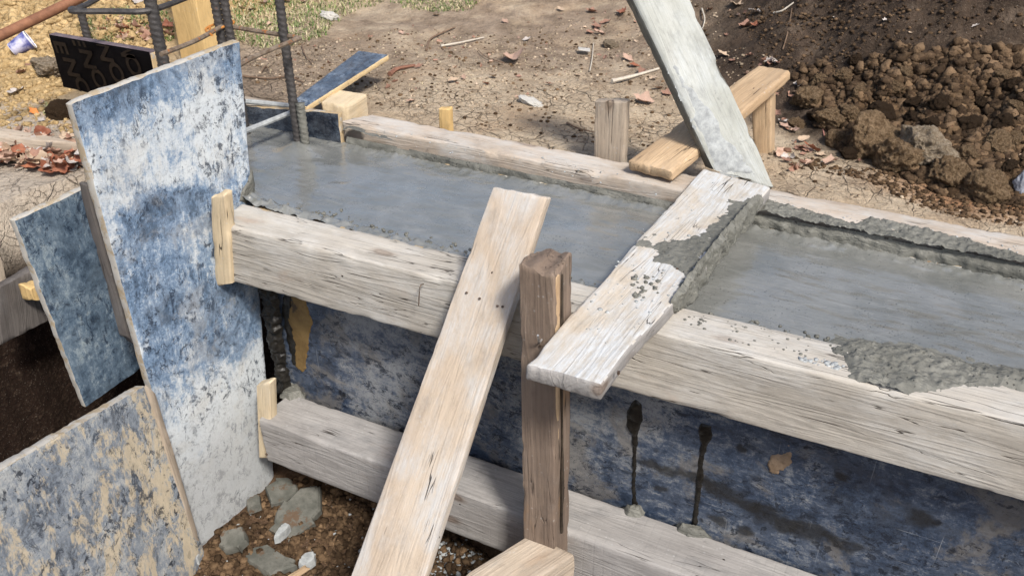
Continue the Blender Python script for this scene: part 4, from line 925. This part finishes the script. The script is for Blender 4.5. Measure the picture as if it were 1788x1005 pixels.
clod(95, 115, 60, CLOD_Q, 'crumbly grey clod at the left foot of the lettered panel', group=None, sq=(1, 1, .7)); clod(112, 196, 44, CLOD_B, 'dark earthen lump at the left edge of the tall panel', group=None)
# slabs in the pit
def slab(u, v, wpx, hpx, label, z=.0, seed=1, mat=SLAB, rz=0., tilt=(0, 0)):
    p = ground(u, v); dep = -(ROT.transposed() @ (p - CP)).z; a = wpx / 2 * dep / F_; b = hpx / 2 * dep / F_ / .62
    n = 15; rnd = random.Random(seed); ang = sorted(rnd.random() * 6.283 for _ in range(n)); V = []; hgt = .014
    top = []
    for t in ang:
        r0 = rnd.uniform(.8, 1.08); top.append((a * r0 * math.cos(t), b * r0 * math.sin(t)))
    V = [(x, y, -hgt) for x, y in top] + [(x * .99, y * .99, hgt * .6) for x, y in top] + [(x * .9, y * .9, hgt + .002 * rnd.random()) for x, y in top] + [(0, 0, hgt * 1.2)]
    Fc = []
    for i in range(n):
        j = (i + 1) % n; Fc += [(i, j, n + j, n + i), (n + i, n + j, 2 * n + j, 2 * n + i), (2 * n + i, 2 * n + j, 3 * n)]
    Fc.append(tuple(reversed(range(n))))
    o = link('cement_slab', mesh('cement_slab', V, Fc), mat, loc=p + Vector((0, 0, .01 + z)), sharp=30); o.rotation_euler = (tilt[0], tilt[1], rz)
    return tag(o, label, 'cement slab', 'broken cement pieces in the pit')
slab(522, 908, 74, 74, 'largest flat grey cement slab in the pit', seed=3, z=.015, tilt=(.25, .1))
slab(492, 872, 60, 36, 'dark grey cement slab under the lower beam', seed=4, z=.02, tilt=(.1, .1))
slab(414, 958, 52, 34, 'pale angular cement slab near the foot of the tall panel', seed=5, z=.03, tilt=(.3, 0))
slab(448, 892, 28, 22, 'small cement piece against the tall panel', seed=6, z=.02)
slab(470, 985, 110, 36, 'wide grey cement slab at the bottom border', seed=7, z=.0)
slab(338, 982, 30, 20, 'pale cement chip at the foot of the yellow panel', seed=8, z=.01, mat=CEM_D)
slab(497, 946, 16, 26, 'small pale cement chip beside the largest slab', seed=9, z=.03, mat=CEM_D)
slab(540, 992, 26, 22, 'pale cement chip at the bottom border', seed=10, z=.02, mat=CEM_D)
board('wood_scrap', at(500, 1004, z=-.90), at(510, 1012, z=-.90), at(533, 984, z=-.90), at(542, 990, z=-.90), .008, W_STAKE, 'reddish wood scrap in the pit at the bottom border', 'wood scrap', seg=.01, endjag=.01)
def gscatter(name, n, fx, smin, smax, mat, label, cat, sub=1, power=2.2, sink=.35):
    pts = []; sz = []
    t = 0
    while len(pts) < n and t < n * 40:
        t += 1; x, y = fx()
        if x is None: continue
        pts.append((x, y)); sz.append(smin + (smax - smin) * rng.random() ** power)
    a = np.array(pts); zz = height(a[:, 0], a[:, 1]); return scatter(name, np.c_[a, zz], sz, mat, sub, sink, label, cat)
def zone(poly_px, soft=.0):
    pw = [ground(u, v) for u, v in poly_px]; pl = [(p.x, p.y) for p in pw]; xs_ = [p[0] for p in pl]; ys_ = [p[1] for p in pl]
    buf = []
    def f():
        if not buf:
            X_ = rng.uniform(min(xs_), max(xs_), (1, 4000)); Y_ = rng.uniform(min(ys_), max(ys_), (1, 4000))
            k_ = inpoly(X_, Y_, pl) + .12 * vnoise(X_, Y_, 2.5, 77) > 0
            buf.extend(zip(X_[k_].tolist(), Y_[k_].tolist()))
        return buf.pop()
    return f
heap = zone([(1385, 135), (1500, 75), (1600, 70), (1788, 60), (1840, 60), (1840, 360), (1788, 360), (1700, 335), (1560, 290), (1480, 270), (1400, 220)])
gscatter('soil_crumbs', 12000, heap, .002, .026, CLOD_D, 'dark crumbly soil heap below the bank', 'soil crumbs', 2, 6.)
heapb = zone([(1400, 190), (1520, 140), (1650, 150), (1840, 130), (1840, 360), (1700, 335), (1560, 290), (1480, 270)])
gscatter('soil_crumbs', 7000, heapb, .002, .024, CLOD_B, 'brown crumbs mixed over the soil heap', 'soil crumbs', 2, 6.)
bank = zone([(1240, 0), (1840, -60), (1840, 80), (1560, 110), (1400, 160), (1290, 110)])
gscatter('soil_crumbs', 2600, bank, .0015, .012, CLOD_D, 'fine dark crumbs over the upper bank', 'soil crumbs', 1, 3)
edge_ = zone([(1380, 270), (1500, 290), (1700, 350), (1788, 380), (1788, 395), (1600, 350), (1400, 300)])
gscatter('soil_crumbs', 900, edge_, .002, .012, CLOD_B, 'reddish crumbs at the toe of the heap', 'soil crumbs', 1, 2)
back = zone([(420, 60), (1240, -30), (1380, 140), (1380, 300), (1788, 400), (1100, 270), (650, 185), (430, 150)])
gscatter('soil_crumbs', 4200, back, .0015, .010, CLOD_P, 'fine crumbs strewn over the trampled clay', 'soil crumbs', 1, 3)
gscatter('soil_crumbs', 1500, back, .0015, .012, CLOD_B, 'brown grit strewn over the trampled clay', 'soil crumbs', 1, 3)
left = zone([(0, 0), (300, -60), (300, 60), (250, 110), (0, 130), (-60, 60)])
gscatter('sand_crumbs', 5000, left, .003, .028, CLOD_S, 'sandy yellow clods on the slope in the top left corner', 'sand clods', 2, 3.2)
left2 = zone([(-40, 130), (110, 130), (140, 230), (-40, 225)])
gscatter('sand_crumbs', 700, left2, .004, .02, CLOD_S, 'loose sandy crumbs left of the tall panel', 'sand clods', 1, 2.5)
pz_ = zone([(400, 930), (450, 870), (560, 850), (680, 860), (900, 960), (880, 1040), (300, 1040)])
gscatter('pit_soil', 3800, pz_, .002, .017, CLOD_B, 'brown crumbly soil on the pit floor', 'soil crumbs', 2, 2.2)
pz2 = zone([(740, 930), (900, 960), (880, 1040), (720, 1040)])
gscatter('pit_gravel', 900, pz2, .002, .009, CEM_D, 'pale cement grit on the pit floor beside the long plank', 'grit', 1, 2)
gscatter('pit_gravel', 260, pz_, .002, .010, CEM_D, 'scattered cement grit in the brown pit soil', 'grit', 1, 2.5)
tr = zone([(0, 400), (60, 395), (60, 480), (0, 500)])

# leaves
LM = {'tan': leafmat('leaf_tan', (.44, .32, .22), (.58, .45, .33)), 'red': leafmat('leaf_red', (.24, .08, .045), (.38, .16, .09)), 'brown': leafmat('leaf_brown', (.24, .13, .09), (.38, .22, .16)),
      'grey': leafmat('leaf_grey', (.42, .38, .35), (.55, .50, .46)), 'orange': leafmat('leaf_orange', (.60, .18, .04), (.70, .28, .08)), 'pink': leafmat('leaf_pink', (.42, .27, .20), (.56, .40, .31))}
def leafgeo(seed):
    rnd = random.Random(seed); lob = rnd.choice((3, 5, 5, 7)); n = 42; V = []; Fc = []; ks = (0, .3, .6, .85, 1.)
    cu = rnd.uniform(.35, 1.1); tw = rnd.uniform(-.5, .5); el_ = rnd.uniform(.55, .85)
    for kk in ks:
        for i in range(n):
            t = 2 * math.pi * i / n; r0 = 1 - .30 * abs(math.sin(lob * t / 2 + .4)) ** .8 - .12 * rnd.random() * (kk > .9)
            r0 *= .6 + .4 * (1 + math.cos(t)) / 2 + .15
            x = math.cos(t) * r0 * kk; y = math.sin(t) * r0 * kk * el_
            z = cu * (y * y * 1.3) + tw * x * y * .8 + .22 * x * x * rnd.choice((1, 1)) + .12 * noise.noise(Vector((x * 2.5 + seed, y * 2.5, 0)))
            V.append((x, y, z))
    for a in range(len(ks) - 1):
        for i in range(n):
            j = (i + 1) % n; Fc.append((a * n + i, a * n + j, (a + 1) * n + j, (a + 1) * n + i))
    return V, Fc
LG = [leafgeo(i) for i in range(12)]
LME = {}
def leafmesh(col):
    k_ = (col, random.randrange(12))
    if k_ not in LME:
        V, Fc = LG[k_[1]]; me = mesh('leaf', V, Fc); me.materials.append(LM[col]); me.polygons.foreach_set('use_smooth', [True] * len(me.polygons)); LME[k_] = me
    return LME[k_]
def leaf(u, v, wpx, col, label=None, tilt=.35, group='leaves strewn over the ground'):
    p = ground(u, v); dep = -(ROT.transposed() @ (p - CP)).z; s = wpx / 2 * dep / F_
    o = bpy.data.objects.new('leaf', leafmesh(col)); COL.objects.link(o); o.location = p + Vector((0, 0, .006 + .12 * s))
    o.scale = (s, s, s); o.rotation_euler = (random.uniform(-tilt, tilt), random.uniform(-tilt, tilt), random.random() * 6.28)
    return tag(o, label or {'tan': 'tan dry leaf lying on the ground', 'red': 'rust red dry leaf lying on the ground', 'brown': 'dark brown withered leaf lying on the ground',
               'grey': 'greyish withered leaf lying on the ground', 'orange': 'orange dry leaf on the ground', 'pink': 'pinkish dry leaf lying on the ground'}[col], 'leaf', group)
leaf(895, 107, 64, 'pink', 'large pinkish leaf alone on the clay behind the rear board', .15); leaf(1127, 182, 46, 'pink', 'round pinkish leaf between the broad stake and the leaning plank', .15)
leaf(1283, 12, 44, 'tan', 'largest tan leaf at the top of the dark bank', .2); leaf(1325, 26, 28, 'grey', 'grey leaf on the dark bank beside the largest tan leaf', .2)
leaf(1085, 25, 40, 'red', 'red-brown folded leaf left of the leaning plank top', .5); leaf(62, 200, 26, 'orange', 'bright orange leaf left of the tall panel', .5)
leaf(34, 164, 46, 'grey', 'flat grey leaf on the sand at the left border', .15); leaf(1664, 226, 26, 'red', 'small red leaf on the soil heap', .5)
leaf(1784, 285, 40, 'tan', 'pale tan leaf cut by the right border', .6); leaf(1420, 266, 44, 'red', 'crumpled rust red leaf beside the stake', .5)
leaf(1448, 288, 40, 'pink', 'pinkish leaf in front of the tall brown clod', .2)
for u, v, s_, c_ in ((1040, 50, 30, 'brown'), (1060, 42, 28, 'brown'), (1035, 24, 26, 'brown'), (1050, 62, 26, 'pink'), (1028, 60, 22, 'brown'), (1098, 108, 32, 'pink'), (918, 73, 22, 'grey'), (1105, 118, 26, 'red'),
                     (1120, 130, 26, 'brown'), (1140, 140, 24, 'tan'), (1150, 158, 30, 'pink'), (1165, 168, 24, 'brown'), (1300, 50, 34, 'brown'), (1318, 48, 20, 'red'), (1268, 65, 18, 'brown'), (1458, 35, 22, 'grey'), (860, 137, 30, 'tan'),
                     (1470, 255, 26, 'brown'), (1400, 248, 30, 'tan'), (1432, 275, 30, 'tan'), (1385, 232, 30, 'pink'), (1395, 150, 34, 'grey'), (1380, 170, 26, 'brown'), (1405, 262, 26, 'brown'), (850, 150, 22, 'red'), (730, 120, 20, 'brown'),
                     (790, 145, 28, 'tan'), (810, 140, 20, 'pink'), (1340, 110, 22, 'grey'), (1265, 100, 28, 'tan'), (1280, 110, 20, 'brown'), (1355, 112, 18, 'grey'), (440, 20, 24, 'tan'), (460, 10, 26, 'pink'), (425, 18, 20, 'tan'),
                     (500, 5, 30, 'pink'), (530, 6, 26, 'brown'), (470, 46, 16, 'pink'), (245, 45, 30, 'red'), (225, 55, 26, 'brown'), (210, 40, 22, 'pink'), (250, 65, 30, 'pink'), (180, 55, 20, 'brown'), (300, 60, 22, 'brown'),
                     (240, 5, 34, 'grey'), (290, 50, 18, 'brown'), (60, 108, 22, 'brown'), (48, 118, 20, 'brown'), (40, 130, 24, 'brown'), (75, 214, 22, 'grey'), (75, 182, 22, 'pink'), (130, 225, 26, 'pink'), (105, 225, 18, 'tan'),
                     (720, 180, 22, 'pink'), (980, 20, 20, 'tan'), (960, 150, 20, 'brown'), (1010, 135, 20, 'tan'), (1240, 20, 22, 'brown'), (1310, 160 - 60, 18, 'brown'), (1500, 285, 22, 'brown'), (1545, 40, 20, 'grey'),
                     (1590, 60, 16, 'tan'), (1700, 50, 18, 'grey'), (1360, 270, 26, 'pink'), (1375, 285, 26, 'brown'), (940, 120, 18, 'tan'), (880, 40, 18, 'pink'), (760, 30, 20, 'tan'), (700, 60, 18, 'pink')):
    leaf(u, v, s_, c_)
# white scraps
board('paper_scrap', at(1010, 82, z=hz(-1.1, 3.3) + .02), at(1010, 87, z=hz(-1.1, 3.3) + .02), at(1030, 84, z=hz(-1.1, 3.3) + .02), at(1030, 90, z=hz(-1.1, 3.3) + .02), .003, STONE, 'tiny white scrap among the brown leaves', 'scrap', seg=.01)
# leaf litter heap: countless
def litter(name, poly, n, smin, smax, cols, label, zz=0.05):
    f = zone(poly); per = {c_: ([], []) for c_ in cols}
    VV = []; FF = []; MI = []; off = 0
    for i in range(n):
        x = None
        while x is None: x, y = f()
        V, Fc = LG[random.randrange(12)]; s = random.uniform(smin, smax); M = Matrix.LocRotScale(Vector((x, y, hz(x, y) + random.random() * zz)), Matrix.Rotation(random.random() * 6.3, 3, 'Z').to_quaternion() @ Matrix.Rotation(random.uniform(-1.3, 1.3), 3, 'X').to_quaternion(), Vector((s, s, s)))
        VV += [M @ Vector(v) for v in V]; FF += [tuple(a + off for a in q) for q in Fc]; mi = random.randrange(len(cols)); MI += [mi] * len(Fc); off += len(V)
    me = mesh(name, VV, FF); o = link(name, me, [LM[c_] for c_ in cols], sharp=0); me.polygons.foreach_set('material_index', MI)
    return tag(o, label, 'leaf litter', None, 'stuff')
litter('leaf_litter', [(-40, 250), (60, 258), (140, 262), (158, 300), (100, 312), (-40, 300)], 210, .025, .05, ['pink', 'tan', 'red', 'grey', 'pink', 'brown'], 'heap of pink and brown dead leaves left of the tall panel')
litter('leaf_litter', [(180, 40), (300, 40), (300, 80), (200, 70)], 45, .02, .04, ['pink', 'brown', 'red'], 'dead leaves in the grass behind the lettered panel', .02)
litter('leaf_litter', [(1240, 0), (1340, 0), (1360, 100), (1440, 290), (1380, 300), (1330, 150)], 60, .012, .03, ['pink', 'brown', 'grey', 'brown'], 'small leaf fragments along the edge of the dark bank', .01)
litter('leaf_litter', [(420, 60), (1200, -30), (1200, 180), (700, 170), (440, 140)], 130, .006, .018, ['pink', 'brown', 'tan', 'brown'], 'leaf fragments scattered over the trampled ground', .004)

# twigs
TW = plain('twig_bark', (.12, .08, .055), (.22, .15, .10), 60, .85); TWL = plain('pale_stick', (.42, .38, .32), (.55, .5, .42), 60, .85)
def twig(pxs, r, mat, label, group='twigs on the ground', lift=.012):
    stick('twig', [ground(u, v) + Vector((0, 0, lift)) for u, v in pxs], r, mat, label, 'twig', group, n=6, taper=.5, wob=.3)
twig([(1068, 147), (1105, 138), (1150, 125)], .009, TWL, 'straight pale stick left of the leaning plank')
twig([(681, 135), (695, 125), (725, 119)], .011, plain('red_root', (.16, .075, .05), (.24, .12, .08), 50), 'thick reddish root lying on the clay')
twig([(745, 92), (750, 75), (765, 65), (795, 52)], .006, TW, 'bent dark twig on the trampled ground right of the grass')
twig([(990, 220), (1010, 230), (1040, 237)], .004, TW, 'thin dark twig left of the broad stake'); twig([(1030, 128), (1034, 105), (1036, 80)], .003, TWL, 'thin upright straw among the brown leaves')
twig([(425, 138), (470, 142), (500, 139), (530, 148)], .005, TW, 'dark twig on the brown soil just right of the tall panel'); twig([(528, 82), (532, 98), (545, 116)], .004, TW, 'short twig right of the rightmost rebar')
twig([(458, 130), (465, 120), (470, 128)], .003, TW, 'curled rootlet beside the rightmost rebar'); twig([(770, 85), (800, 80), (845, 70)], .006, TWL, 'pale stem on the trampled ground near the top centre')
twig([(1350, 28), (1365, 24), (1385, 10)], .005, TWL, 'pale root high on the dark bank'); twig([(1366, 92), (1375, 60), (1382, 20)], .003, TW, 'thin root hanging on the dark bank')
twig([(1436, 190), (1434, 215), (1438, 243)], .004, plain('red_stalk', (.3, .12, .1), (.4, .2, .16), 50), 'thin red stalk in front of the brown clods'); twig([(1385, 165), (1420, 168), (1460, 160)], .004, TW, 'twig lying across the clods')
twig([(880, 115), (850, 105), (835, 92)], .003, TW, 'fine twig left of the large pinkish leaf'); twig([(1225, 20), (1230, 38), (1226, 55)], .004, TWL, 'pale root right of the leaning plank top')
STR = plain('straw', (.50, .42, .26), (.62, .54, .36), 60, .8)

# grass: uncountable blades
def grass(poly, n, h0, h1, mats, label):
    f = zone(poly); V = []; Fc = []; MI = []
    for i in range(n):
        x, y = f()
        if x is None: continue
        z = hz(x, y) - .005; a = random.random() * 6.28; h = random.uniform(h0, h1); ln = random.uniform(.3, 1.4) * h; wd = random.uniform(.0015, .003)
        d = Vector((math.cos(a), math.sin(a), 0)); s_ = Vector((-d.y, d.x, 0)) * wd; b0 = Vector((x, y, z)); o_ = len(V)
        V += [b0 - s_, b0 + s_, b0 + d * ln * .35 + Vector((0, 0, h * .6)) + s_ * .8, b0 + d * ln * .35 + Vector((0, 0, h * .6)) - s_ * .8, b0 + d * ln + Vector((0, 0, h * random.uniform(.5, .9)))]
        Fc += [(o_, o_ + 1, o_ + 2, o_ + 3), (o_ + 3, o_ + 2, o_ + 4)]; mi = 0 if random.random() < .42 else (1 if random.random() < .5 else 2); MI += [mi, mi]
    me = mesh('grass', V, Fc); o = link('grass', me, mats, smooth=False); me.polygons.foreach_set('material_index', MI); return tag(o, label, 'grass', None, 'stuff')
GM = [plain('grass_green', (.07, .13, .025), (.13, .21, .05), 20, .6), plain('grass_pale', (.28, .30, .12), (.36, .36, .18), 20, .7), STR]
grass([(395, 0), (560, -20), (700, -10), (660, 20), (600, 45), (560, 70), (470, 90), (400, 70)], 3600, .010, .038, GM, 'sparse green grass behind the rebar at the top')
grass([(130, 60), (200, 30), (310, 20), (310, 80), (230, 70)], 1800, .012, .04, GM, 'tufts of grass behind the lettered panel')
grass([(640, 0), (780, -10), (830, 10), (740, 20), (680, 15)], 900, .01, .03, GM, 'thin grass near the top centre')
grass([(72, 178), (100, 180), (105, 205), (80, 205)], 200, .01, .03, GM, 'tiny green tuft left of the tall panel')
grass([(420, 60), (1240, 0), (1000, 140), (700, 170), (440, 130)], 1500, .003, .012, [STR, STR, STR], 'short straw bits over the trampled ground')

# disposable cup lying on the sand
cp = ground(25, 100); root = bpy.data.objects.new('disposable_cup', None); COL.objects.link(root); root.location = cp + Vector((0, 0, .03))
tag(root, 'small white and blue disposable cup lying on the sand', 'cup')
def ringmesh(name, prof, n=24):
    V = [(r * math.cos(2 * math.pi * i / n), r * math.sin(2 * math.pi * i / n), z) for r, z in prof for i in range(n)]
    Fc = [(a * n + i, a * n + (i + 1) % n, (a + 1) * n + (i + 1) % n, (a + 1) * n + i) for a in range(len(prof) - 1) for i in range(n)]
    return mesh(name, V, Fc)
WHT = plain('cup_white', (.75, .75, .76), (.8, .8, .8), 10, .4); BLU = plain('cup_blue', (.05, .06, .25), (.5, .5, .62), 30, .4)
for nm, prof, m_ in (('cup_wall', [(.026, .0), (.0365, .075), (.035, .075), (.025, .002)], BLU), ('cup_base', [(.0001, .001), (.0255, .001), (.0255, -.001), (.0001, -.001)], WHT), ('cup_rim', [(.0365, .073), (.039, .075), (.0365, .078), (.034, .075), (.0365, .073)], WHT)):
    o = link(nm, ringmesh(nm, prof), m_, parent=root)
root.rotation_euler = (R_(65), 0, R_(145)); root.scale = (1.1,) * 3

# nails and knots driven into the timber: parts of their boards
NAIL = plain('nail_steel', (.10, .07, .05), (.22, .16, .12), 80, .5, .5, .3, .001, .6)
NAILP = plain('bright_nail', (.45, .45, .44), (.6, .6, .6), 60, .35, .5, .2, .001, .7)
def nail(par, u, v, p0, n, r=.0028, h=.003, bend=None, mat=NAIL):
    n = Vector(n).normalized(); n = n if n.dot(CP - Vector(p0)) > 0 else -n
    p = atp(u, v, p0, n)
    if bend is None: stick('nail', [p - n * .004, p + n * h * .7, p + n * h], r, mat, parent=par, n=10, sub=1)
    else: stick('nail', [p - n * .004, p + n * .012, p + n * .016 + Vector(bend)], r, mat, parent=par, n=8, sub=3)
for u, v in ((815, 511), (838, 521), (869, 534), (878, 535)): nail(brace, u, v, p0, n_)
for u, v in ((944, 603), (943, 663)): nail(post, u, v, (0, 1.325, 0), (0, -1, 0))
nail(post, 946, 592, (0, 1.325, 0), (0, -1, 0), .0022, bend=(.004, -.012, .028), mat=NAILP)
for u, v in ((1080, 650), (1182, 470)): nail(cross, u, v, (0, 0, zt), (0, 0, 1))
nail(waler, 738, 497, (0, 1.437, 0), (0, -1, 0), .0015, bend=(.0, -.006, -.045))
nail(low, 466, 792, (0, 1.395, 0), (0, -1, 0), .004, mat=NAIL)

patch('cement_skin', [(1166, 105), (1185, 120), (1215, 165), (1246, 200), (1268, 240), (1322, 306), (1270, 300), (1254, 290), (1213, 205), (1178, 130)], pt0 + n_t * -.0, -n_t, .002, CEM_D, 'thin grey cement skin down the left half of the tall leaning plank', 401, group='cement spilled on the boards', ragged=.005, soft=.012, amp=.4)
